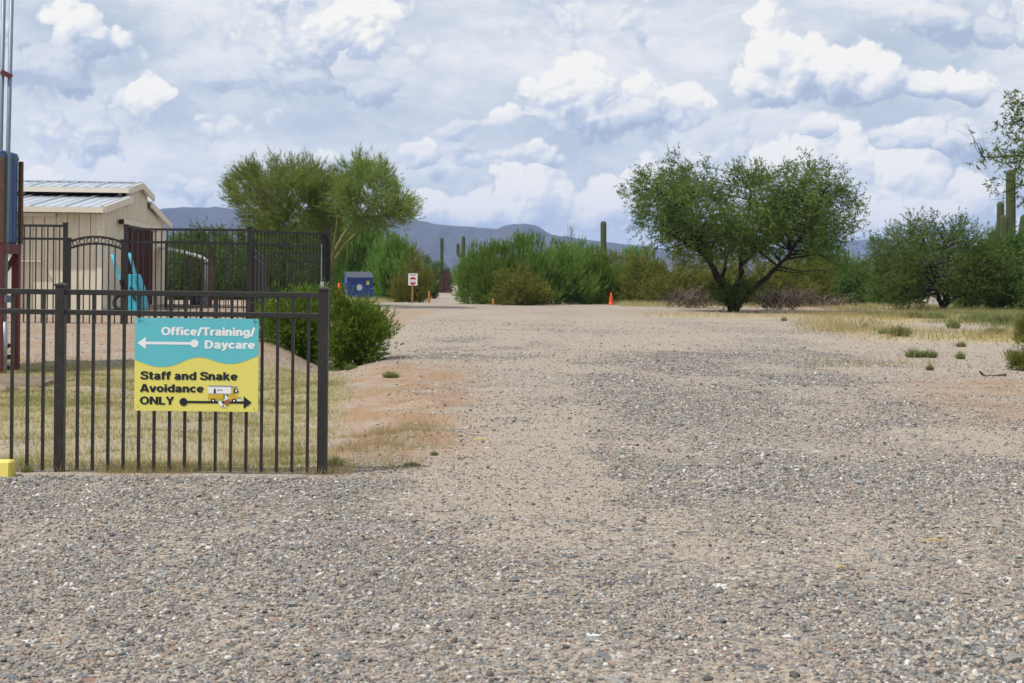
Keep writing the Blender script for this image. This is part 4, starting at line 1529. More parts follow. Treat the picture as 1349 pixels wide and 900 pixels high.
def leaves(C, Rr, center, rng, n_tw, K, tw_len, leaf_l, leaf_w, out_w=1.0, up_w=0.5, rnd_w=0.8, a=0.6, b=0.8, spread=0.5, droop=0.0):
    """leafy twigs spread through clumps C (m,3) of radius Rr; returns triangles and per-face tint"""
    C, Rr = np.asarray(C, float), np.asarray(Rr, float)
    pr = Rr ** 2 / np.sum(Rr ** 2)
    idx = rng.choice(len(C), n_tw, p=pr)
    st = C[idx] + rng.normal(0, spread, (n_tw, 3)) * Rr[idx, None]
    rad = unit(st - np.asarray(center)[None])
    rnd = unit(rng.normal(0, 1, (n_tw, 3)))
    d = unit(rad * out_w + np.array([0, 0, 1.0]) * up_w + rnd * rnd_w)
    t = rng.uniform(0.1, 1.0, (n_tw, K, 1))
    L = (tw_len * rng.uniform(0.6, 1.3, n_tw))[:, None, None]
    P = st[:, None] + d[:, None] * t * L
    P[..., 2] -= droop * (t[..., 0] * L[..., 0]) ** 2
    ld = unit(d[:, None] * a + unit(rng.normal(0, 1, (n_tw, K, 3))) * b)
    ll = leaf_l * rng.uniform(0.6, 1.35, (n_tw, K, 1))
    side = unit(np.cross(ld, unit(rng.normal(0, 1, (n_tw, K, 3)))))
    w = leaf_w * rng.uniform(0.7, 1.3, (n_tw, K, 1))
    A = P + side * w * 0.5
    B = P - side * w * 0.5
    T = P + ld * ll
    ct = rng.uniform(0, 1, len(C))[idx][:, None]
    tw = ct * 0.45 + rng.uniform(0, 1, (n_tw, 1)) * 0.33 + rng.uniform(0, 1, (n_tw, K)) * 0.22
    V = np.stack([A, B, T], 2).reshape(-1, 3)
    return V, tw.reshape(-1)


def leaf_obj(V, tint, mat, parent, name='crown', origin=None):
    wl = np.array(worldloc(parent)) if origin is None else np.array(origin)
    F = np.arange(len(V)).reshape(-1, 3)
    me = np_mesh(name, V - wl, F, mat, tint)
    return place(name, me, parent)


def in_poly(poly, x, y):
    c = False
    n = len(poly)
    for i in range(n):
        x0, y0 = poly[i]
        x1, y1 = poly[(i + 1) % n]
        if (y0 > y) != (y1 > y) and x < (x1 - x0) * (y - y0) / (y1 - y0) + x0:
            c = not c
    return c


def edge_dist(poly, x, y):
    best = 1e9
    n = len(poly)
    for i in range(n):
        x0, y0 = poly[i]
        x1, y1 = poly[(i + 1) % n]
        dx, dy = x1 - x0, y1 - y0
        t = max(0, min(1, ((x - x0) * dx + (y - y0) * dy) / (dx * dx + dy * dy + 1e-9)))
        best = min(best, math.hypot(x - x0 - t * dx, y - y0 - t * dy))
    return best


def crown_clumps(poly, Y, n, thick, rng, r0=0.45, inset=0.5, shrink=1.0):
    """clump centres filling a crown whose silhouette from the road is poly; real depth: thick metres at its widest"""
    if shrink != 1.0:
        mx, my = sum(p[0] for p in poly) / len(poly), sum(p[1] for p in poly) / len(poly)
        poly = [(mx + (x - mx) * shrink, my + (y - my) * shrink) for x, y in poly]
    xs, ys = [p[0] for p in poly], [p[1] for p in poly]
    out, rad = [], []
    sc = Y / FPX
    wmax = max(edge_dist(poly, rng.uniform(min(xs), max(xs)), rng.uniform(min(ys), max(ys))) for _ in range(200))
    guard = 0
    while len(out) < n and guard < n * 60:
        guard += 1
        x, y = rng.uniform(min(xs), max(xs)), rng.uniform(min(ys), max(ys))
        if not in_poly(poly, x, y):
            continue
        e = edge_dist(poly, x, y)
        if e * sc < r0 * inset * 0.5:
            continue
        half = thick * 0.5 * math.sqrt(min(1, e / wmax * 1.6))
        dy = rng.uniform(-1, 1)
        dy = math.copysign(abs(dy) ** 0.7, dy) * half
        p = at(x, y, Y)
        out.append((p.x, p.y + dy, p.z))
        rad.append(min(r0 * rng.uniform(0.7, 1.35), e * sc * 0.9 + 0.12))
    return np.array(out), np.array(rad)


def limb_pts(pts, n=10):
    out = []
    P = [Vector(p) for p in pts]
    P = [P[0]] + P + [P[-1]]
    for i in range(1, len(P) - 2):
        for k in range(n):
            t = k / n
            p0, p1, p2, p3 = P[i - 1], P[i], P[i + 1], P[i + 2]
            out.append(0.5 * (2 * p1 + (p2 - p0) * t + (2 * p0 - 5 * p1 + 4 * p2 - p3) * t * t + (3 * p1 - p0 - 3 * p2 + p3) * t ** 3))
    out.append(P[-1])
    return out


def make_tree(name, label, cat, base, limbs, clumps, mats, lv, rng, branch_r=0.035, crown_center=None, group=None, crown2=None):
    """limbs: list of (world points, r0, r1); clumps: (C, R)"""
    root = thing(name, base, label, cat, group)
    tm = MB()
    samples = []
    for pts, r0, r1 in limbs:
        lp = limb_pts(pts, 6)
        n = len(lp)
        jit = [Vector((rng.normal(0, .12), rng.normal(0, .12), rng.normal(0, .06))) * r0 * 1.2 for _ in lp]
        lp = [p + j * (0 if i == 0 else 1) for i, (p, j) in enumerate(zip(lp, jit))]
        tm.tube(lp, [r0 + (r1 - r0) * (i / (n - 1)) ** 0.8 for i in range(n)], 7)
        samples += [(p, r0 + (r1 - r0) * (i / (n - 1)) ** 0.8, i / n) for i, p in enumerate(lp)]
    C, Rr = clumps
    SP = np.array([tuple(s[0]) for s in samples])
    SR = np.array([s[1] for s in samples])
    ST = np.array([s[2] for s in samples])
    me_trunk = tm.mesh('trunk', mats[0], base, True)
    tr = place('trunk', me_trunk, root)
    bm = MB()
    for c in C:
        dv = SP - c
        dist = np.linalg.norm(dv, axis=1) + np.where(ST < 0.35, 2.5, 0) + np.where(SP[:, 2] > c[2] + 0.3, 1.5, 0)
        i = int(np.argmin(dist))
        p0, p1 = Vector(SP[i]), Vector(c)
        mid = (p0 + p1) / 2 + Vector((rng.normal(0, .1), rng.normal(0, .1), rng.normal(.05, .1))) * (p1 - p0).length
        r = min(SR[i] * 0.7, branch_r * (0.5 + 0.35 * (p1 - p0).length))
        q = [p0, p0.lerp(mid, .55), mid, mid.lerp(p1, .5), p1]
        bm.tube(q, [r, r * .85, r * .65, r * .45, r * .2], 4, False)
        for _ in range(2):
            e = p1 + Vector(rng.normal(0, .5, 3)) * 0.9
            bm.tube([p1.lerp(mid, .4), p1.lerp(e, .4), e], [r * .4, r * .28, r * .1], 3, False)
    place('branches', bm.mesh('branches', mats[0], base, True), root)
    cc = crown_center if crown_center is not None else C.mean(0)
    V, t = leaves(C, Rr, cc, rng, **lv)
    leaf_obj(V, t, mats[1], root)
    return root


# --- the mesquite in the open on the right
def build_mesquite():
    rng = np.random.default_rng(11)
    g = gpt(966, 411)
    Y = g.y
    q = lambda x, y, d=0.0: at(x, y, Y + d)
    poly = [(818, 245), (838, 222), (858, 213), (884, 198), (906, 214), (931, 207), (950, 221), (976, 212), (1002, 220), (1022, 212), (1058, 200), (1086, 212), (1104, 222), (1113, 245), (1136, 262), (1127, 285), (1121, 305),
            (1108, 332), (1082, 352), (1042, 350), (1005, 334), (962, 340), (930, 342), (903, 330), (872, 320), (850, 300), (838, 285), (829, 265)]
    poly = [(x, y + 8 if y < 300 else y + 3) for x, y in poly]
    C, Rr = crown_clumps(poly, Y, 240, 8.5, rng, 0.60, .5, .95)
    # hanging tips that break the outline
    tips = [(826, 255), (844, 232), (888, 210), (931, 220), (1000, 228), (1059, 212), (1087, 222), (1128, 268), (1120, 305), (1100, 340), (845, 297), (868, 320), (930, 346), (1050, 358), (975, 222), (1085, 356), (1108, 350), (905, 340), (890, 330), (1068, 362)]
    T = np.array([tuple(q(x, y, rng.uniform(-2, 2))) for x, y in tips])
    C, Rr = np.vstack([C, T]), np.concatenate([Rr, np.full(len(T), 0.35)])
    b = lambda d: q(966, 414, d)
    limbs = [([b(0), q(957, 385), q(944, 362, -.3), q(930, 338, -.8), q(905, 300, -1.2), q(880, 262, -1.4)], .20, .05),
             ([b(.1), q(968, 388, .2), q(976, 358, .3), q(976, 330, .4), q(985, 290, .5), q(990, 245, .6)], .20, .04),
             ([b(-.1), q(985, 388, -.3), q(1012, 364, -.8), q(1038, 336, -1.2), q(1062, 300, -1.3), q(1085, 255, -1.5)], .17, .04),
             ([q(976, 350, .3), q(998, 328, 1.2), q(1018, 300, 2.2), q(1040, 262, 2.6)], .11, .04),
             ([q(950, 372, -.2), q(956, 345, 1.0), q(960, 315, 1.8), q(945, 260, 2.6)], .11, .04),
             ([q(930, 338, -.8), q(905, 322, -2.0), q(870, 300, -2.4)], .08, .03),
             ([b(0), q(954, 392, 1.2), q(940, 360, 2.2), q(920, 300, 3.0), q(915, 240, 3.2)], .13, .03)]
    lv = dict(n_tw=11500, K=9, tw_len=0.50, leaf_l=0.135, leaf_w=0.046, out_w=0.8, up_w=0.15, rnd_w=0.9, a=.4, b=.9, spread=.52, droop=.25)
    root = make_tree('mesquite_tree', 'large spreading mesquite tree with dark forked trunks in the open dry grass', 'tree', g, limbs, (C, Rr), ('mesquite_bark', 'mesquite_leaf'), lv, rng)
    # leafy suckers round the foot
    sp = [(945, 388, .35), (950, 396, .4), (962, 398, .45), (975, 396, .4), (985, 386, .38), (995, 382, .3), (938, 384, .25), (966, 404, .4), (958, 380, .3), (978, 380, .3)]
    C2 = np.array([tuple(q(x, y, rng.uniform(-.6, .3))) for x, y, r in sp])
    V, t = leaves(C2, np.array([r for *_, r in sp]), np.array(q(966, 420)), rng, 520, 9, .5, .13, .045, 1.0, .5, .5, .4, .9, .5)
    leaf_obj(V, t, 'mesquite_leaf', root, 'basal_shoots')


build_mesquite()


# --- palo verde behind the fences
def build_palo_verde():
    rng = np.random.default_rng(23)
    Y = 72.0
    q = lambda x, y, d=0.0: at(x, y, Y + d)
    lv = dict(n_tw=7400, K=10, tw_len=0.55, leaf_l=0.24, leaf_w=0.026, out_w=.9, up_w=.55, rnd_w=.5, a=.9, b=.55, spread=.5, droop=.05)
    # left tree, rounded and dense
    g = q(388, 404)
    g.z = float(gz(g.x, g.y))
    poly = [(297, 242), (311, 224), (329, 211), (341, 217), (352, 208), (365, 203), (380, 209), (396, 206), (415, 205), (432, 214), (445, 222), (447, 250), (447, 290), (448, 330), (425, 352), (395, 352), (360, 340), (338, 312), (318, 278), (306, 262)]
    poly = [(x, y + (9 if y < 300 else 0)) for x, y in poly]
    C, Rr = crown_clumps(poly, Y, 160, 6.5, rng, .55, .5, .95)
    T = np.array([tuple(q(x, y, rng.uniform(-1.5, 1.5))) for x, y in [(312, 244), (324, 230), (336, 222), (364, 214), (400, 216), (345, 250), (320, 262)]])
    C, Rr = np.vstack([C, T]), np.concatenate([Rr, np.full(len(T), .35)])
    limbs = [([g, q(386, 380), q(385, 358), q(378, 335), q(362, 300, .5), q(335, 262, .6)], .16, .04), ([q(386, 375), q(394, 345, .5), q(402, 310, .8), q(408, 250, 1)], .11, .04),
             ([q(380, 340), q(366, 320, -1), q(352, 285, -1.3), q(330, 235, -1.4)], .08, .03), ([q(385, 360), q(405, 330, -1.2), q(425, 290, -1.5), q(430, 240, -1.5)], .08, .03)]
    make_tree('palo_verde_tree', 'tall yellow green palo verde behind the fence, left and denser of the pair', 'tree', g, limbs, (C, Rr), ('palo_verde_bark', 'palo_verde_leaf'), lv, rng, .03)
    # right tree, airy with a leaning pale trunk
    Y2 = 69.0
    q = lambda x, y, d=0.0: at(x, y, Y2 + d)
    g = q(432, 406)
    g.z = float(gz(g.x, g.y))
    poly = [(446, 218), (458, 208), (474, 200), (488, 203), (503, 206), (516, 222), (522, 242), (540, 252), (551, 262), (549, 278), (541, 294), (528, 282), (512, 284), (502, 298), (478, 296), (462, 284), (448, 262)]
    C, Rr = crown_clumps([(x - (4 if x < 470 else 0), y + 10) for x, y in poly], Y2, 84, 5.0, rng, .50, .5, .95)
    T = np.array([tuple(q(x, y, rng.uniform(-1.2, 1.2))) for x, y in [(475, 212), (500, 216), (538, 264), (532, 286), (516, 245), (456, 222), (440, 275), (444, 300)]])
    C, Rr = np.vstack([C, T]), np.concatenate([Rr, np.full(len(T), .32)])
    limbs = [([g, q(435, 378), q(437, 345), q(448, 318), q(464, 292), q(472, 262), q(482, 225)], .16, .04), ([q(437, 350), q(452, 325, .6), q(478, 300, .9), q(510, 275, 1), q(540, 262, 1)], .08, .03),
             ([q(436, 360), q(440, 320, -.8), q(444, 290, -1.0), q(438, 262, -1.0)], .08, .03), ([q(464, 292), q(490, 270, -.8), q(505, 230, -1)], .06, .03)]
    lv.update(n_tw=2900)
    make_tree('palo_verde_tree', 'airy palo verde with leaning bare yellow trunk right of the fence corner', 'tree', g, limbs, (C, Rr), ('palo_verde_bark', 'palo_verde_leaf'), lv, rng, .03)


build_palo_verde()


# --- low mesquite shrub tree at the right
def build_right_mesquite():
    rng = np.random.default_rng(31)
    g = gpt(1243, 409)
    Y = g.y
    q = lambda x, y, d=0.0: at(x, y, Y + d)
    poly = [(1143, 335), (1152, 318), (1176, 300), (1204, 290), (1226, 285), (1246, 290), (1266, 291), (1286, 304), (1306, 318), (1322, 336), (1326, 360), (1318, 392), (1290, 400), (1264, 396), (1240, 388), (1215, 398), (1188, 402), (1160, 396), (1146, 372)]
    C, Rr = crown_clumps(poly, Y, 200, 7.0, rng, .60, .5, .96)
    T = np.array([tuple(q(x, y, rng.uniform(-2, 2))) for x, y in [(1200, 288), (1228, 284), (1265, 290), (1292, 306), (1176, 300), (1150, 322), (1215, 286)]])
    C, Rr = np.vstack([C, T]), np.concatenate([Rr, np.full(len(T), .3)])
    b = q(1243, 411)
    limbs = [([b, q(1238, 398), q(1230, 378, -.5), q(1205, 345, -.8)], .15, .04), ([b, q(1246, 395), q(1250, 375), q(1248, 320, .3)], .15, .04),
             ([b, q(1252, 396), q(1270, 388, -.6), q(1296, 384, -.9)], .12, .04), ([b, q(1240, 396, .8), q(1222, 365, 1.5), q(1180, 330, 2)], .1, .03),
             ([b, q(1250, 392, .8), q(1275, 360, 1.2), q(1295, 330, 1.5)], .1, .03), ([b, q(1243, 390, -1), q(1228, 360, -2), q(1215, 310, -2.2)], .1, .03)]
    lv = dict(n_tw=8200, K=9, tw_len=0.5, leaf_l=0.13, leaf_w=0.042, out_w=.9, up_w=.25, rnd_w=.8, a=.5, b=.85, spread=.5, droop=.15)
    make_tree('mesquite_tree', 'low round mesquite tree with short dark trunks at the right, over green weeds', 'tree', g, limbs, (C, Rr), ('mesquite_bark', 'dense_leaf'), lv, rng)


build_right_mesquite()


# --- tree standing outside the right edge, its boughs hang into the picture
def build_edge_tree():
    rng = np.random.default_rng(37)
    Y = 38.0
    q = lambda x, y, d=0.0: at(x, y, Y + d)
    g = q(1462, 436)
    g.z = float(gz(g.x, g.y))
    limbs = [([g, q(1455, 380), q(1440, 320), q(1410, 250), q(1385, 200), q(1362, 168), q(1345, 158)], .17, .02),
             ([q(1410, 250), q(1380, 215), q(1350, 206), q(1322, 206), q(1296, 208)], .05, .012), ([q(1385, 200), q(1372, 160), q(1350, 140), q(1333, 128)], .04, .01),
             ([q(1440, 320), q(1420, 270, .6), q(1390, 245, .8), q(1352, 245, .8), q(1322, 236, .8)], .06, .01), ([q(1440, 320, .3), q(1470, 240, .8), q(1480, 160, 1)], .09, .02)]
    cl = [(1345, 150, .30), (1338, 162, .28), (1352, 170, .35), (1349, 140, .3), (1333, 132, .16), (1328, 128, .1), (1358, 190, .4), (1345, 200, .32), (1330, 200, .26), (1318, 198, .22), (1310, 205, .2), (1300, 208, .18), (1288, 212, .14),
          (1340, 215, .24), (1325, 210, .2), (1318, 168, .12), (1312, 165, .1), (1326, 174, .12), (1348, 226, .26), (1340, 250, .24), (1352, 262, .22), (1316, 238, .17), (1305, 241, .12), (1310, 258, .07), (1322, 262, .08), (1338, 238, .16),
          (1380, 180, .5), (1400, 160, .5), (1390, 220, .5), (1430, 190, .6), (1460, 160, .6), (1480, 200, .6), (1420, 140, .5), (1450, 240, .5), (1288, 186, .05), (1282, 180, .05), (1276, 170, .04), (1294, 196, .05)]
    C = np.array([tuple(q(x, y, rng.uniform(-.5, .8))) for x, y, r in cl])
    Rr = np.array([r for *_, r in cl])
    lv = dict(n_tw=1150, K=9, tw_len=.26, leaf_l=.10, leaf_w=.034, out_w=.3, up_w=-.1, rnd_w=.9, a=.4, b=.9, spread=.55, droop=.4)
    root = make_tree('mesquite_tree', 'leafy bough reaching in from the right edge above the tall cactus', 'tree', g, limbs, (C, Rr), ('mesquite_bark', 'mesquite_leaf'), lv, rng, .012)
    pod = MB().tube([q(1286, 217), q(1288, 221), q(1292, 224.5)], [.012, .03, .01], 6)
    part('seed_pod', pod, 'seed_pod', root, True)
    part('twig', MB().tube([q(1292, 203), q(1287, 190), q(1279, 177), q(1273, 160)], [.006, .005, .004, .003], 4), 'mesquite_bark', root)


build_edge_tree()


# --- shrubs near the fence
def near_shrub(label, poly, Y, n, thick, seed, leafk=1.0, gpx=None):
    rng = np.random.default_rng(seed)
    xs = [p[0] for p in poly]
    yb = max(p[1] for p in poly)
    g = at((min(xs) + max(xs)) / 2 if gpx is None else gpx, yb, Y)
    g.z = float(gz(g.x, g.y))
    root = thing('feathery_shrub', g, label, 'shrub', 'feathery shrubs by the near fence')
    C, Rr = crown_clumps(poly, Y, n, thick, rng, .13, 1.6)
    st = MB()
    for c in C[::2]:
        c = Vector(c)
        m = g.lerp(c, .5) + Vector((rng.normal(0, .04), rng.normal(0, .04), .05))
        st.tube([g + Vector((rng.normal(0, .05), rng.normal(0, .05), -.05)), m, c], [.014, .009, .004], 4, False)
    o = place('stems', st.mesh('stems', 'stem_bark', g, True), root)
    ctr = np.array((g.x, g.y, g.z + .1))
    V, t = leaves(C, Rr, ctr, rng, int(n * 36 * leafk), 10, .13, .060, .0125, 1.0, .22, .55, .85, .55, .65, .9)
    leaf_obj(V, t, 'juniper_leaf', root, 'foliage')


near_shrub('bushy green shrub with drooping right side, right of the fence end post', [(434, 380), (443, 368), (452, 374), (458, 396), (472, 404), (484, 398), (494, 408), (503, 418), (514, 428), (514, 442), (505, 452), (510, 464), (500, 482), (478, 492), (440, 496), (434, 450), (434, 410)], 23.6, 118, 1.3, 51)
near_shrub('dense green shrub seen through the pickets right of the painted sign', [(344, 470), (343, 430), (352, 402), (368, 390), (388, 384), (405, 382), (418, 390), (426, 410), (427, 450), (424, 480), (395, 484), (365, 482)], 24.4, 120, 1.2, 52)


# --- desert bushes: a few plants per kind, copied and turned
def bush_proto(kind, seed):
    """unit bush: 1 high, 1 wide"""
    rng = np.random.default_rng(seed)
    n = 34
    a = rng.uniform(0, 2 * math.pi, n)
    rr = 0.42 * np.sqrt(rng.uniform(0, 1, n))
    h = rng.uniform(0.12, 0.80, n) * (1 - (rr / 0.55) ** 2)
    h = h + 0.06
    C = np.stack([rr * np.cos(a), rr * np.sin(a), h], -1)
    Rr = rng.uniform(.09, .17, n)
    # a few plumes that break the top line
    m = 9
    a2, r2 = rng.uniform(0, 6.28, m), rng.uniform(0, .34, m)
    T = np.stack([r2 * np.cos(a2), r2 * np.sin(a2), .80 + .13 * rng.uniform(0, 1, m) - r2 * .6], -1)
    C, Rr = np.vstack([C, T]), np.concatenate([Rr, np.full(m, .07)])
    # skirt that reaches the ground
    ms = 22
    a3 = rng.uniform(0, 6.28, ms)
    r3 = rng.uniform(.10, .44, ms)
    K3 = np.stack([r3 * np.cos(a3), r3 * np.sin(a3), rng.uniform(.03, .20, ms)], -1)
    P = {'broom': dict(n_tw=2100, K=8, tw_len=.14, leaf_l=.056, leaf_w=.0105, out_w=.7, up_w=.9, rnd_w=.4, a=.95, b=.4, spread=.55),
         'creosote': dict(n_tw=1900, K=8, tw_len=.12, leaf_l=.038, leaf_w=.0125, out_w=.9, up_w=.6, rnd_w=.6, a=.7, b=.7, spread=.55),
         'dense': dict(n_tw=2400, K=8, tw_len=.09, leaf_l=.034, leaf_w=.0150, out_w=.8, up_w=.2, rnd_w=.9, a=.4, b=.9, spread=.5),
         'thin': dict(n_tw=420, K=8, tw_len=.16, leaf_l=.05, leaf_w=.008, out_w=.8, up_w=.9, rnd_w=.4, a=.9, b=.5, spread=.5)}[kind]
    V, t = leaves(C, Rr, (0, 0, .1), rng, **P)
    P2 = dict(P, n_tw=int(P['n_tw'] * .42), up_w=.15, tw_len=P['tw_len'] * .8)
    V2, t2 = leaves(K3, np.full(ms, .10), (0, 0, .1), rng, **P2)
    V, t = np.vstack([V, V2]), np.concatenate([t, t2])
    V[:, 2] = np.maximum(V[:, 2], 0.0)
    mat = {'broom': 'broom_leaf', 'creosote': 'creosote_leaf', 'dense': 'dense_leaf', 'thin': 'grey_green_leaf'}[kind]
    fm = np_mesh('foliage', V, np.arange(len(V)).reshape(-1, 3), mat, t)
    st = MB()
    for c in C[::2]:
        c = Vector(c)
        mm = c * .5 + Vector((rng.normal(0, .03), rng.normal(0, .03), .0))
        st.tube([(rng.normal(0, .03), rng.normal(0, .03), -.02), mm, c], [.009, .006, .002], 4, False)
    return fm, st.mesh('stems', 'stem_bark', (0, 0, 0), True)


PROTO = {(k, i): bush_proto(k, 100 + 10 * j + i) for j, k in enumerate(('broom', 'creosote', 'dense', 'thin')) for i in range(2)}
BUSH_NAME = {'broom': 'broom_bush', 'creosote': 'creosote_bush', 'dense': 'leafy_bush', 'thin': 'sparse_bush'}
BRNG = random.Random(77)


def bush(kind, xc, ytop, ybase, wpx, Y=None, label='', group='desert bushes along the road end', var=None):
    if Y is None:
        g = gpt(xc, ybase)
    else:
        g = at(xc, ybase, Y)
        g.z = float(gz(g.x, g.y))
    H = zat(xc, ytop, g.y) - g.z
    W = wpx * g.y / FPX
    fm, sm = PROTO[(kind, BRNG.randrange(2) if var is None else var)]
    root = thing(BUSH_NAME[kind], g, label, 'bush', group)
    root.rotation_euler = (0, 0, BRNG.uniform(0, 6.28))
    root.scale = (W * .98, W * .98, H * BRNG.uniform(.90, 1.0))
    place('foliage', fm, root)
    place('stems', sm, root)


# behind the tall fence: dark hedge
for x, yt, w, Y, lab in ((248, 292, 70, 66, 'tall dark hedge bush behind the first two hedge bushes'), (284, 292, 74, 67, 'tall dark hedge bush in the middle of the hedge'), (316, 292, 70, 68, 'tall dark hedge bush right behind the fence post'), (232, 292, 66, 60, 'dark hedge bush touching the barn gable, behind the tall fence'), (264, 294, 70, 62, 'dark hedge bush above the white shelter roof'),
                         (298, 298, 70, 61, 'dark hedge bush left of the tall fence post'), (335, 298, 66, 64, 'dark bush under the left palo verde'), (372, 300, 70, 66, 'dark bush around the palo verde trunk'), (408, 296, 66, 65, 'dark bush left of the fence corner post')):
    bush('dense', x, yt, 410, w, Y, lab, 'dark hedge behind the tall fence')
bush('broom', 356, 288, 404, 84, 78, 'light green bush under the left palo verde crown', 'bushes under the palo verde')
bush('broom', 404, 284, 404, 84, 80, 'light green bush between the two palo verde trunks', 'bushes under the palo verde')
# beside the dumpster
bush('broom', 455, 276, 398, 96, 116, 'tall green bush rising behind the fence corner post')
bush('broom', 490, 292, 396, 84, 118, 'light green bush directly behind the dumpster')
bush('broom', 518, 308, 398, 84, 104, 'mid green bush between the dumpster and notice sign')
bush('creosote', 541, 322, 399, 52, 92, 'olive bush behind the white notice sign')
bush('broom', 524, 312, 396, 50, 104, 'bush peeking above and behind the notice sign bushes')
bush('dense', 560, 328, 392, 36, 118, 'dark bush right of the notice sign, at the path edge')
bush('dense', 578, 338, 384, 40, 165, 'dark bush behind the maroon gate')
# the big green row in the middle
bush('broom', 626, 320, 400, 60, 84, 'leftmost bush of the big green row, by the path')
bush('broom', 655, 312, 401, 78, 83, 'rounded bush behind the short amber post')
bush('broom', 690, 305, 401, 88, 84, 'tallest bright bush in the middle of the green row')
bush('creosote', 684, 344, 402, 84, 80, 'small yellowish bush in front of the green row')
bush('broom', 735, 316, 399, 92, 86, 'broad bush right of the tallest one in the green row')
bush('broom', 782, 326, 398, 76, 89, 'bush left of the traffic cone in the green row')
bush('thin', 752, 297, 396, 50, 98, 'pale spindly bush poking above the green row', var=1)
bush('creosote', 812, 328, 396, 62, 94, 'olive bush right behind the traffic cone')
bush('broom', 765, 314, 394, 70, 104, 'bush behind the row, left of the single cactus')
bush('broom', 835, 320, 394, 70, 110, 'bright bush farther back between cone and mesquite')
# olive bushes behind the mesquite
bush('creosote', 850, 322, 397, 80, 88, 'olive brown bush left of the brush pile')
bush('creosote', 892, 320, 396, 90, 86, 'olive bush behind the left brush pile')
bush('creosote', 935, 324, 396, 96, 90, 'olive bush behind the mesquite trunk, left side')
bush('creosote', 985, 326, 396, 96, 88, 'olive bush behind the mesquite trunk, right side')
bush('creosote', 1030, 328, 397, 92, 86, 'olive bush behind the right brush pile')
bush('creosote', 1068, 332, 396, 80, 90, 'brownish bush right of the right brush pile')
bush('broom', 1104, 326, 394, 90, 100, 'bright green bush between the two mesquites')
bush('broom', 1062, 326, 394, 76, 112, 'bright bush under the right boughs of the big mesquite')
bush('dense', 1140, 330, 393, 84, 98, 'dark bush left of the low round mesquite')
bush('dense', 1180, 318, 394, 80, 92, 'dark bush behind the left half of the low mesquite')
bush('dense', 1302, 302, 398, 96, 84, 'dark leafy bush left of the cactus foot')
bush('dense', 1338, 300, 402, 92, 76, 'dark leafy bush covering the cactus foot at the right edge')
bush('dense', 1378, 326, 404, 80, 72, 'dark leafy bush at the far right edge')
bush('broom', 1312, 296, 396, 46, 104, 'thin tall bush beside the cactus cluster')
# right edge shrubs closer to the road
bush('creosote', 1354, 402, 440, 40, 34.0, 'upper of two dark shrubs cut by the right edge', 'shrubs at the right edge')
bush('creosote', 1352, 440, 490, 50, 22.0, 'lower green shrub cut by the right edge near the road', 'shrubs at the right edge')


# far scrub that reads as one mass
def far_scrub():
    rng = np.random.default_rng(5)
    n = 420
    Y = rng.uniform(140, 330, n)
    X = rng.uniform(-0.62, 0.62, n) * Y
    keep = ~((X / Y > -0.062) & (X / Y < -0.028) & (Y < 215))
    X, Y = X[keep], Y[keep]
    H = rng.uniform(2.2, 4.6, len(X))
    C, Rr = [], []
    for x, y, h in zip(X, Y, H):
        for _ in range(5):
            C.append((x + rng.normal(0, 1.6), y + rng.normal(0, 1.2), rng.uniform(.25, .8) * h - .15))
            Rr.append(h * .22)
    V, t = leaves(np.array(C), np.array(Rr), (0, 200, -40), rng, 26000, 7, .8, .42, .10, .2, 1.0, .6, .7, .7, .6)
    me = np_mesh('desert_scrub', V, np.arange(len(V)).reshape(-1, 3), 'creosote_leaf', t)
    tag(place('desert_scrub', me), 'continuous far line of green desert scrub below the mountain', 'scrub', kind='stuff')


far_scrub()


# ------------------------------------------------------------------ saguaros
def saguaro_arm(pts, r, nrib=13):
    """ribbed column along pts with a domed tip"""
    lp = limb_pts(pts, 6)
    n = len(lp)
    rad = []
    for i in range(n):
        t = i / (n - 1)
        rad.append(r * (0.86 + 0.14 * min(1, t * 4)) * 1.0)
    # dome
    d = (lp[-1] - lp[-2]).normalized()
    for k, (o, f) in enumerate(((.35, .93), (.65, .74), (.85, .48), (.95, .18))):
        lp.append(lp[n - 1] + d * r * o)
        rad.append(r * f)
    seg = nrib * 2
    m = MB()
    vs, fs = [], []
    ref = Vector((0.1, 1, 0.05))
    for i, p in enumerate(lp):
        dd = (lp[min(i + 1, len(lp) - 1)] - lp[max(i - 1, 0)]).normalized()
        a = dd.cross(ref).normalized()
        b = dd.cross(a)
        for j in range(seg):
            rr = rad[i] * (1.0 if j % 2 == 0 else .84)
            ang = 2 * math.pi * j / seg
            vs.append(p + (a * math.cos(ang) + b * math.sin(ang)) * rr)
    for i in range(len(lp) - 1):
        for j in range(seg):
            fs.append((i * seg + j, i * seg + (j + 1) % seg, (i + 1) * seg + (j + 1) % seg, (i + 1) * seg + j))
    fs.append(tuple((len(lp) - 1) * seg + j for j in range(seg)))
    return m.add(vs, fs)


def saguaro(label, Y, main, arms, group='saguaros'):
    x, yt, w, yb = main
    g = at(x, yb, Y)
    g.z = float(gz(g.x, g.y)) - .05
    s = Y / FPX
    root = thing('saguaro', g, label, 'cactus', group)
    top = at(x, yt + w * .5, Y)
    part('column', saguaro_arm([g, g.lerp(top, .35), g.lerp(top, .7), top], w * s / 2), 'saguaro_green', root)
    for pts, wa in arms:
        part('arm', saguaro_arm([at(a, b, Y + d) for a, b, d in pts], wa * s / 2), 'saguaro_green', root)


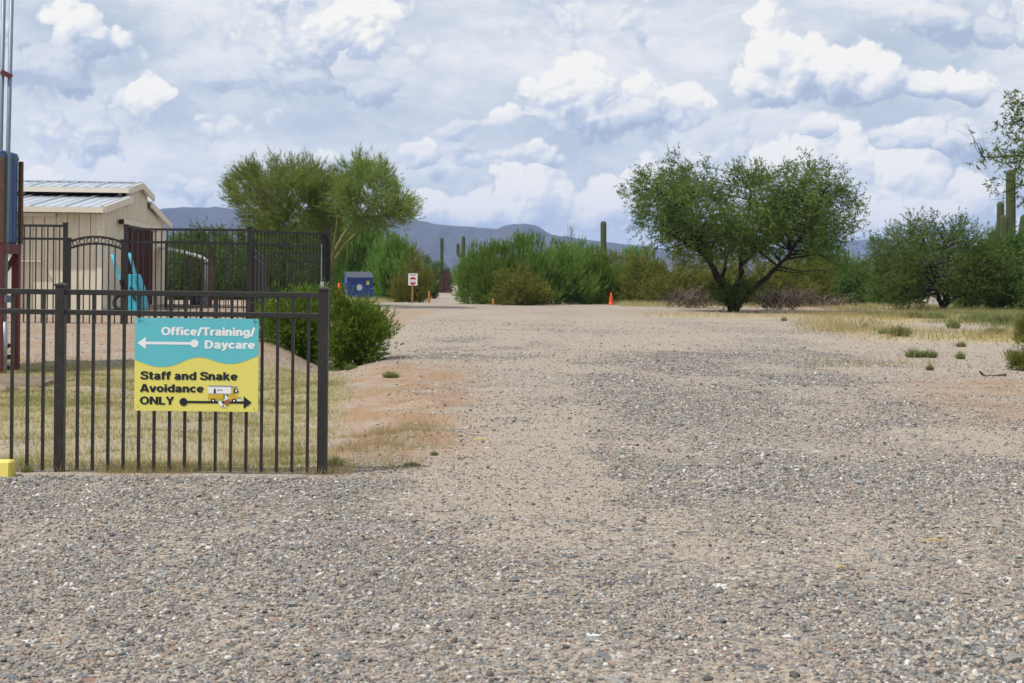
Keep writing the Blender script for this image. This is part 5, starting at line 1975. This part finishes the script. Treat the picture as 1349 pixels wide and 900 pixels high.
saguaro('single armless saguaro rising behind the green row, white band of scars', 125, (795, 291, 8.0, 396), [])
saguaro('distant thin saguaro pole above the path end', 170, (582, 313, 4.6, 392), [])
saguaro('distant saguaro with one short arm, left behind the green row', 160, (610.5, 311, 5.0, 392), [([(608, 338, 0), (604, 336, 0), (603.3, 330, 0), (603.3, 322.5, 0)], 4.4)])
saguaro('tall many armed saguaro behind bushes at the right edge', 80, (1331.5, 223, 12.5, 402), [
    ([(1330, 345, .2), (1320, 338, .3), (1317.5, 320, .3), (1318, 270, .3)], 9.5), ([(1329, 345, -.5), (1324, 334, -.9), (1322.5, 318, -1.0), (1323, 288, -1.0)], 10.5),
    ([(1328, 342, 0), (1317, 335, 0), (1312, 322, 0), (1309.5, 307, 0)], 9.0), ([(1334, 345, -.3), (1343, 338, -.4), (1346, 318, -.4), (1350, 288, -.4)], 12)])


# ------------------------------------------------------------------ dead wood
def brush_pile(label, x0, x1, yt, yb, Y, n, seed):
    rng = np.random.default_rng(seed)
    g = at((x0 + x1) / 2, yb, Y)
    g.z = float(gz(g.x, g.y))
    root = thing('brush_pile', g, label, 'brush pile', 'piles of dead branches')
    h = zat((x0 + x1) / 2, yt, Y) - g.z
    W = (x1 - x0) * Y / FPX
    for mat, k, r in (('dead_wood', n, .016), ('dead_wood_dark', n, .02)):
        m = MB()
        for _ in range(k):
            a = rng.uniform(0, 6.28)
            c = Vector((g.x + rng.uniform(-.36, .36) * W, g.y + rng.normal(0, .5), g.z + rng.uniform(.0, .25) * h))
            L = rng.uniform(.35, .75) * min(W, 2.6)
            d = Vector((math.cos(a), math.sin(a) * .6, rng.uniform(.1, .9))).normalized()
            p1 = c + d * L * .5 + Vector((0, 0, h * .15))
            p2 = c + d * L + Vector((rng.normal(0, .2), rng.normal(0, .2), -abs(rng.normal(0, .35))))
            p1.z, p2.z = min(p1.z, g.z + h), min(max(p2.z, g.z + .02), g.z + h)
            m.tube([c, p1, p2], [r, r * .7, r * .3], 3, False)
        o = part('dead_branches', m, mat, root, kind='stuff')


brush_pile('left heap of grey dead branches before the olive bushes', 868, 945, 368, 398, 76, 85, 3)
brush_pile('right heap of pale dead branches beside the mesquite trunk', 988, 1068, 366, 401, 72, 95, 4)
brush_pile('low heap of dead branches far right of the mesquite', 1070, 1118, 384, 397, 82, 45, 6)


def fallen(label, pts, r, mat='dead_wood_dark', extra=()):
    P = [gpt(x, y) if i == 0 else None for i, (x, y) in enumerate(pts)]
    Y = P[0].y
    W = [at(x, y, Y) for x, y in pts]
    root = thing('fallen_branch', P[0], label, 'branch')
    n = len(W)
    part('stem', MB().tube(limb_pts(W, 4), [r * (1 - .7 * i / (4 * (n - 1))) for i in range(4 * (n - 1) + 1)], 7), mat, root, True)
    for e in extra:
        part('twig', MB().tube([at(x, y, Y) for x, y in e], [r * .5, r * .2] if len(e) == 2 else [r * .5, r * .35, r * .15], 5), mat, root, True)


fallen('small dark fallen branch with upturned end on bare soil at right', [(1325, 496), (1312, 497), (1302, 497), (1296, 495), (1290.5, 489)], .045, extra=([(1312, 497), (1318, 494)], [(1300, 497), (1296, 500)]))
fallen('long dark log lying in yellow grass left of the low mesquite', [(1156, 417), (1172, 417.5), (1186, 416.5), (1195, 415)], .10)
fallen('dark stump with one upright broken limb by the log', [(1203, 412), (1209, 411), (1213, 409)], .17, extra=([(1212, 410), (1214, 404), (1216, 399)],))
fallen('fallen limb lying right of the low mesquite trunks', [(1284, 408), (1292, 410.5), (1297, 411.5)], .09)

for px, y, w, lab in ((633, 581, 17, 'yellow straw strip lying on the gravel near the dirt shoulder'), (1230, 716, 30, 'pale yellow dry stalk lying on the gravel at right'), (1108, 752, 16, 'thin tan twig lying on the gravel at right')):
    g = gpt(px, y)
    dx = w * g.y / FPX / 2
    solo('dry_stalk', MB().tube([(g.x - dx, g.y - .01, g.z + .012), (g.x, g.y + .01, g.z + .02), (g.x + dx, g.y, g.z + .012)], [.003, .006, .002], 5), 'curb_yellow' if px == 633 else 'dry_stalk', g, lab, 'stalk')


# ------------------------------------------------------------------ weeds
def weed_proto(seed):
    rng = np.random.default_rng(seed)
    n = 420
    a = rng.uniform(0, 6.28, n)
    r = .30 * np.sqrt(rng.uniform(0, 1, n))
    P = np.stack([r * np.cos(a), r * np.sin(a), np.zeros(n)], -1)
    h = rng.uniform(.30, 1.15, n) * (1 - 1.5 * r)
    D = np.stack([np.cos(a) * r * .7 + rng.normal(0, .07, n), np.sin(a) * r * .7 + rng.normal(0, .07, n), h], -1)
    side = unit(np.cross(D, rng.normal(0, 1, (n, 3)))) * .018
    V = np.stack([P + side, P - side, P + D], 1).reshape(-1, 3)
    C = P + D * rng.uniform(.4, .95, (n, 1))
    V2, t2 = leaves(C, np.full(n, .04), (0, 0, 0), rng, 260, 4, .07, .085, .022, .5, .8, .8, .5, .8, .5)
    return np_mesh('leaves', np.vstack([V, V2]), np.arange(len(V) + len(V2)).reshape(-1, 3), 'weed_leaf', np.concatenate([rng.uniform(0, 1, n), t2]))


WEEDS = [weed_proto(s) for s in (1, 2, 3)]
weeds = [(1186, 443, 22, 15, 'green weed clump on pale sand, biggest at the right'), (1164, 440, 12, 8, 'small weed clump left of the biggest one'), (1204, 471, 17, 13, 'green weed clump in the straw patch, left of a pair'), (1223, 471, 18, 12, 'green weed clump in the straw patch, right of a pair'),
         (1265, 473, 10, 11, 'small dark weed right of the straw patch'), (1266, 457, 10, 8, 'small weed above the straw patch'), (1225, 488, 8, 9, 'lone weed on bare soil nearest the road at right'), (1256, 433, 14, 12, 'weed clump below the low mesquite, right side'), (1232, 420, 26, 10, 'low green weeds at the foot of the low mesquite'),
         (1205, 419, 22, 9, 'low green weeds around the broken stump'), (1290, 424, 34, 14, 'wide green weed clump right of the low mesquite'), (1322, 428, 30, 16, 'tall green weeds before the dark right edge bush'), (1140, 431, 7, 6, 'tiny weed in yellow grass left of the log'), (1033, 423, 6, 6, 'tiny weed right of the big mesquite'), (1310, 440, 22, 9, 'sparse weeds beside the upper right edge shrub'),
         (543, 613, 17, 7, 'flat green weed at the gravel edge right of the fence'), (572, 600, 8, 8, 'small upright weed alone in the gravel'), (515, 497, 17, 9, 'yellow green weed on the shoulder below the shrub'), (462, 487, 13, 9, 'weed on the bank right of the fence post'), (442, 614, 20, 16, 'green grassy weed at the foot of the fence end post'), (35, 622, 12, 12, 'small green weed at the fence foot beside the yellow block')]
wr = random.Random(9)
for i, (x, y, w, h, lab) in enumerate(weeds):
    g = gpt(x, y)
    root = thing('weed_clump', g - Vector((0, 0, .01)), lab, 'weed', 'green weed clumps')
    root.rotation_euler = (0, 0, wr.uniform(0, 6.28))
    W = w * g.y / FPX * 1.5
    root.scale = (W, W, 1.25 * h * g.y / FPX)
    place('leaves', WEEDS[i % 3], root)


# ------------------------------------------------------------------ grass: blades too many to count
def blades(name, X, Y, hgt, wid, lean, mat, rng, label):
    n = len(X)
    Z = gz(X, Y)
    P = np.stack([X, Y, Z - .004], -1)
    a = rng.uniform(0, 6.28, n)
    h = hgt * rng.uniform(.45, 1.25, n)
    D = np.stack([np.cos(a) * lean * h * rng.uniform(0, 1.6, n), np.sin(a) * lean * h * rng.uniform(0, 1.6, n), h], -1)
    b = rng.uniform(0, 6.28, n)
    side = np.stack([np.cos(b), np.sin(b), np.zeros(n)], -1) * (wid / 2)[:, None] if isinstance(wid, np.ndarray) else np.stack([np.cos(b), np.sin(b), np.zeros(n)], -1) * wid / 2
    V = np.stack([P + side, P - side, P + D], 1).reshape(-1, 3)
    t = np.clip(fbm(X * 1.3, Y * 1.3, 91, 3) * 1.5 - .25 + rng.uniform(-.3, .3, n), 0, 1)
    t = np.where(rng.uniform(0, 1, n) < .93, t * .84, .98)
    me = np_mesh(name, V, np.arange(3 * n).reshape(-1, 3), mat, t)
    return tag(place(name, me), label, 'grass', kind='stuff')


def scatter(n, x0, x1, y0, y1, fn, rng, cone=None):
    X, Y = rng.uniform(x0, x1, n), rng.uniform(y0, y1, n)
    k = rng.uniform(0, 1, n) < fn(X, Y)
    if cone:
        k &= np.abs(X) < cone * Y + 1.0
    return X[k], Y[k]


def build_grass():
    rng = np.random.default_rng(404)
    lawn = lambda X, Y: np.clip(zone_grass(X, Y), 0, 1) * (.35 + .65 * sst(fbm(X * 1.8, Y * 1.8, 93, 3), .35, .62))
    X, Y = scatter(330000, -9, 0, 9.3, 23, lawn, rng, .40)
    blades('lawn_grass', X, Y, .045 + .02 * fbm(X, Y, 95), .0055, .7, 'lawn_grass', rng, 'short dry patchy grass behind the near fence')
    # taller straw along the fence foot and on the shoulder
    foot = lambda X, Y: np.exp(-((Y - 9.5) / .14) ** 2) * (.04 + .96 * sst(vnoise(X * 3.1, Y * 0, 97), .50, .85))
    X1, Y1 = scatter(16000, -4.2, -1.05, 9.28, 9.95, foot, rng)
    sh = lambda X, Y: sst(fbm(X * 1.1, Y * .9, 99, 3), .52, .70) * (1 - sst(X + .05 * Y, -.35, .25))
    X2, Y2 = scatter(15000, -2.2, -.3, 9.35, 12.8, sh, rng)
    tuft = lambda X, Y: np.exp(-((X + .92) / .26) ** 2 - ((Y - 9.95) / .35) ** 2)
    X3, Y3 = scatter(6000, -1.9, -.3, 9.3, 11.2, tuft, rng)
    X, Y = np.concatenate([X1, X2, X3]), np.concatenate([Y1, Y2, Y3])
    blades('straw_grass', X, Y, .052 + .045 * fbm(X * 2, Y * 2, 96), .0035, .75, 'dry_grass', rng, 'wispy straw coloured grass along the fence foot and shoulder')
    # open ground at the right
    X, Y = scatter(420000, 0, 32, 22, 84, lambda X, Y: zone_grass(X, Y) * .6 * sst(fbm(X * .45, Y * .3, 94, 3), .36, .58), rng, .40)
    blades('dry_grass', X, Y, .13 + .12 * fbm(X * .5, Y * .5, 98), .016, .6, 'dry_grass', rng, 'dry straw grass in patches on the open ground at right')
    X, Y = scatter(30000, 0, 30, 24, 72, zone_gold, rng, .40)
    blades('gold_grass', X, Y, .15 + .10 * fbm(X * .6, Y * .6, 92), .015, .6, 'gold_grass', rng, 'golden yellow grass bands before the mesquites')
    gw = lambda X, Y: sst(X - .21 * Y, .5, 3.0) * sst(Y, 28, 55) * (1 - sst(Y, 74, 80)) * sst(fbm(X * .3, Y * .2, 88, 3), .46, .62)
    X, Y = scatter(110000, 5, 32, 28, 82, gw, rng, .40)
    blades('green_grass', X, Y, .22 + .12 * fbm(X * .6, Y * .6, 87), .018, .5, 'weed_leaf', rng, 'green grassy growth under the low mesquite')
    # litter line where scrub meets the road
    sc = lambda X, Y: np.where((X > 6) | (X < -7.5), 1.0, .0) * sst(fbm(X * .4, Y * .4, 86, 3), .4, .6)
    X, Y = scatter(60000, -14, 34, 78, 92, sc, rng, .42)
    blades('edge_grass', X, Y, .22 + .2 * fbm(X, Y, 85), .02, .5, 'dry_grass', rng, 'dry brown grass at the feet of the far bushes')


build_grass()


# ------------------------------------------------------------------ loose gravel
def gravel_material():
    m, k, out = new_mat('gravel_stone')
    t = k.n('ShaderNodeAttribute', attribute_type='INSTANCER', attribute_name='tone').outputs['Fac']
    tc = k.n('ShaderNodeTexCoord').outputs['Object']
    c = k.ramp(t, STONE_RAMP, 'CONSTANT')
    n = k.noise(tc, 2.2, 4.0, .6)
    c = k.mix(k.m('MULTIPLY', k.step(n, .30, .7), .38), c, (.35, .295, .235))
    bsdf(k, out, c, .85, 0, .2)


gravel_material()


def gravel_nodes():
    ng = bpy.data.node_groups.new('gravel_scatter', 'GeometryNodeTree')
    ng.interface.new_socket('Geometry', in_out='INPUT', socket_type='NodeSocketGeometry')
    ng.interface.new_socket('Geometry', in_out='OUTPUT', socket_type='NodeSocketGeometry')
    N, Lk = ng.nodes, ng.links
    gi, go = N.new('NodeGroupInput'), N.new('NodeGroupOutput')
    join = N.new('GeometryNodeGeometryToInstance')
    for i in range(6):
        ico = N.new('GeometryNodeMeshIcoSphere')
        ico.inputs['Radius'].default_value = 1.0
        ico.inputs['Subdivisions'].default_value = 2
        pos = N.new('GeometryNodeInputPosition')
        add = N.new('ShaderNodeVectorMath')
        add.operation = 'ADD'
        add.inputs[1].default_value = (7.3 * i, 3.1 * i, 1.7 * i)
        Lk.new(pos.outputs[0], add.inputs[0])
        nz = N.new('ShaderNodeTexNoise')
        nz.inputs['Scale'].default_value = 0.95
        nz.inputs['Detail'].default_value = 1.0
        Lk.new(add.outputs[0], nz.inputs['Vector'])
        sub = N.new('ShaderNodeVectorMath')
        sub.operation = 'SUBTRACT'
        sub.inputs[1].default_value = (.5, .5, .5)
        Lk.new(nz.outputs['Color'], sub.inputs[0])
        sc = N.new('ShaderNodeVectorMath')
        sc.operation = 'SCALE'
        sc.inputs['Scale'].default_value = 1.7
        Lk.new(sub.outputs[0], sc.inputs[0])
        sp = N.new('GeometryNodeSetPosition')
        Lk.new(ico.outputs['Mesh'], sp.inputs['Geometry'])
        Lk.new(sc.outputs[0], sp.inputs['Offset'])
        ss = N.new('GeometryNodeSetShadeSmooth')
        Lk.new(sp.outputs[0], ss.inputs[0])
        ss.inputs['Shade Smooth'].default_value = i % 2 == 0
        sm = N.new('GeometryNodeSetMaterial')
        sm.inputs['Material'].default_value = MATS['gravel_stone']
        Lk.new(ss.outputs[0], sm.inputs[0])
        Lk.new(sm.outputs[0], join.inputs[0])
    iop = N.new('GeometryNodeInstanceOnPoints')
    Lk.new(gi.outputs[0], iop.inputs['Points'])
    Lk.new(join.outputs[0], iop.inputs['Instance'])
    iop.inputs['Pick Instance'].default_value = True

    def named(nm, typ):
        a = N.new('GeometryNodeInputNamedAttribute')
        a.data_type = typ
        a.inputs['Name'].default_value = nm
        return a.outputs['Attribute']
    Lk.new(named('kind_index', 'INT'), iop.inputs['Instance Index'])
    Lk.new(named('turn', 'FLOAT_VECTOR'), iop.inputs['Rotation'])
    Lk.new(named('size', 'FLOAT_VECTOR'), iop.inputs['Scale'])
    Lk.new(iop.outputs[0], go.inputs[0])
    return ng


def build_gravel():
    rng = np.random.default_rng(2024)
    bands = [(3.4, 6.5, 15500, .0057), (6.5, 10.5, 9500, .0061), (10.5, 17, 3800, .0072), (17, 28, 1000, .0090), (28, 48, 190, .012)]
    Xs, Ys, Ss = [], [], []
    for y0, y1, dens, r in bands:
        hw = .385 * y1 + 1.1
        n = int(2 * hw * (y1 - y0) * dens)
        X, Y = rng.uniform(-hw, hw, n), rng.uniform(y0, y1, n)
        k = np.abs(X) < .385 * Y + 1.1
        fine = fbm(X * 3.1, Y * 2.2, 57, 3)
        d = zone_gravel(X, Y) ** 1.25 * (.45 + .75 * sst(fine, .33, .62))
        d = np.maximum(d, (.10 + .16 * fine) * (X > -1.2 - .06 * Y)) * (1 - .7 * zone_rust(X, Y) * (X < 0))
        # thick windrow along the fence
        d = np.maximum(d, .95 * np.exp(-((Y - 9.05) / .16) ** 2) * (X < -.6))
        k &= rng.uniform(0, 1, n) < d
        k &= ~((X < -1.15 - .035 * (Y - 9)) & (Y > 9.3) & (Y < 20.5))
        X, Y = X[k], Y[k]
        s = r * np.exp(np.clip(rng.normal(0, .42, len(X)), -.9, 1.0))
        s = s * np.where(rng.uniform(0, 1, len(X)) < .45, .62, 1.0) * (.72 + .28 * zone_gravel(X, Y))
        s = np.where(rng.uniform(0, 1, len(X)) < .006, s * 1.6, s)
        Xs.append(X); Ys.append(Y); Ss.append(s)
    X, Y, s = np.concatenate(Xs), np.concatenate(Ys), np.concatenate(Ss)
    n = len(X)
    sz = np.stack([s * rng.uniform(.8, 1.35, n), s * rng.uniform(.75, 1.2, n), s * rng.uniform(.45, .85, n)], -1)
    Z = gz(X, Y) + sz[:, 2] * rng.uniform(-.1, .65, n)
    turn = np.stack([rng.uniform(-.5, .5, n), rng.uniform(-.5, .5, n), rng.uniform(0, 6.28, n)], -1)
    me = bpy.data.meshes.new('gravel')
    me.vertices.add(n)
    me.vertices.foreach_set('co', np.stack([X, Y, Z], -1).astype(np.float32).ravel())
    for nm, typ, key, dat in (('size', 'FLOAT_VECTOR', 'vector', sz), ('turn', 'FLOAT_VECTOR', 'vector', turn), ('tone', 'FLOAT', 'value', rng.uniform(0, 1, n))):
        a = me.attributes.new(nm, typ, 'POINT')
        a.data.foreach_set(key, dat.astype(np.float32).ravel())
    a = me.attributes.new('kind_index', 'INT', 'POINT')
    a.data.foreach_set('value', rng.integers(0, 6, n).astype(np.int32))
    o = tag(place('gravel', me), 'loose grey and tan gravel covering the road', 'gravel', kind='stuff')
    md = o.modifiers.new('scatter', 'NODES')
    md.node_group = gravel_nodes()
    print('GRAVEL', n)


build_gravel()


# ------------------------------------------------------------------ air
def build_haze():
    m, k, out = new_mat('air')
    v = k.n('ShaderNodeVolumePrincipled')
    v.inputs['Color'].default_value = (0.38, 0.56, 1.0, 1)
    v.inputs['Density'].default_value = HAZE
    v.inputs['Anisotropy'].default_value = 0.2
    m.node_tree.links.new(v.outputs[0], out.inputs['Volume'])
    mb = MB().box((0, 4800, 178), (23000, 11400, 360))
    o = place('haze', mb.mesh('haze', 'air'))
    o['kind'] = 'stuff'


HAZE = 0.88e-4
build_haze()
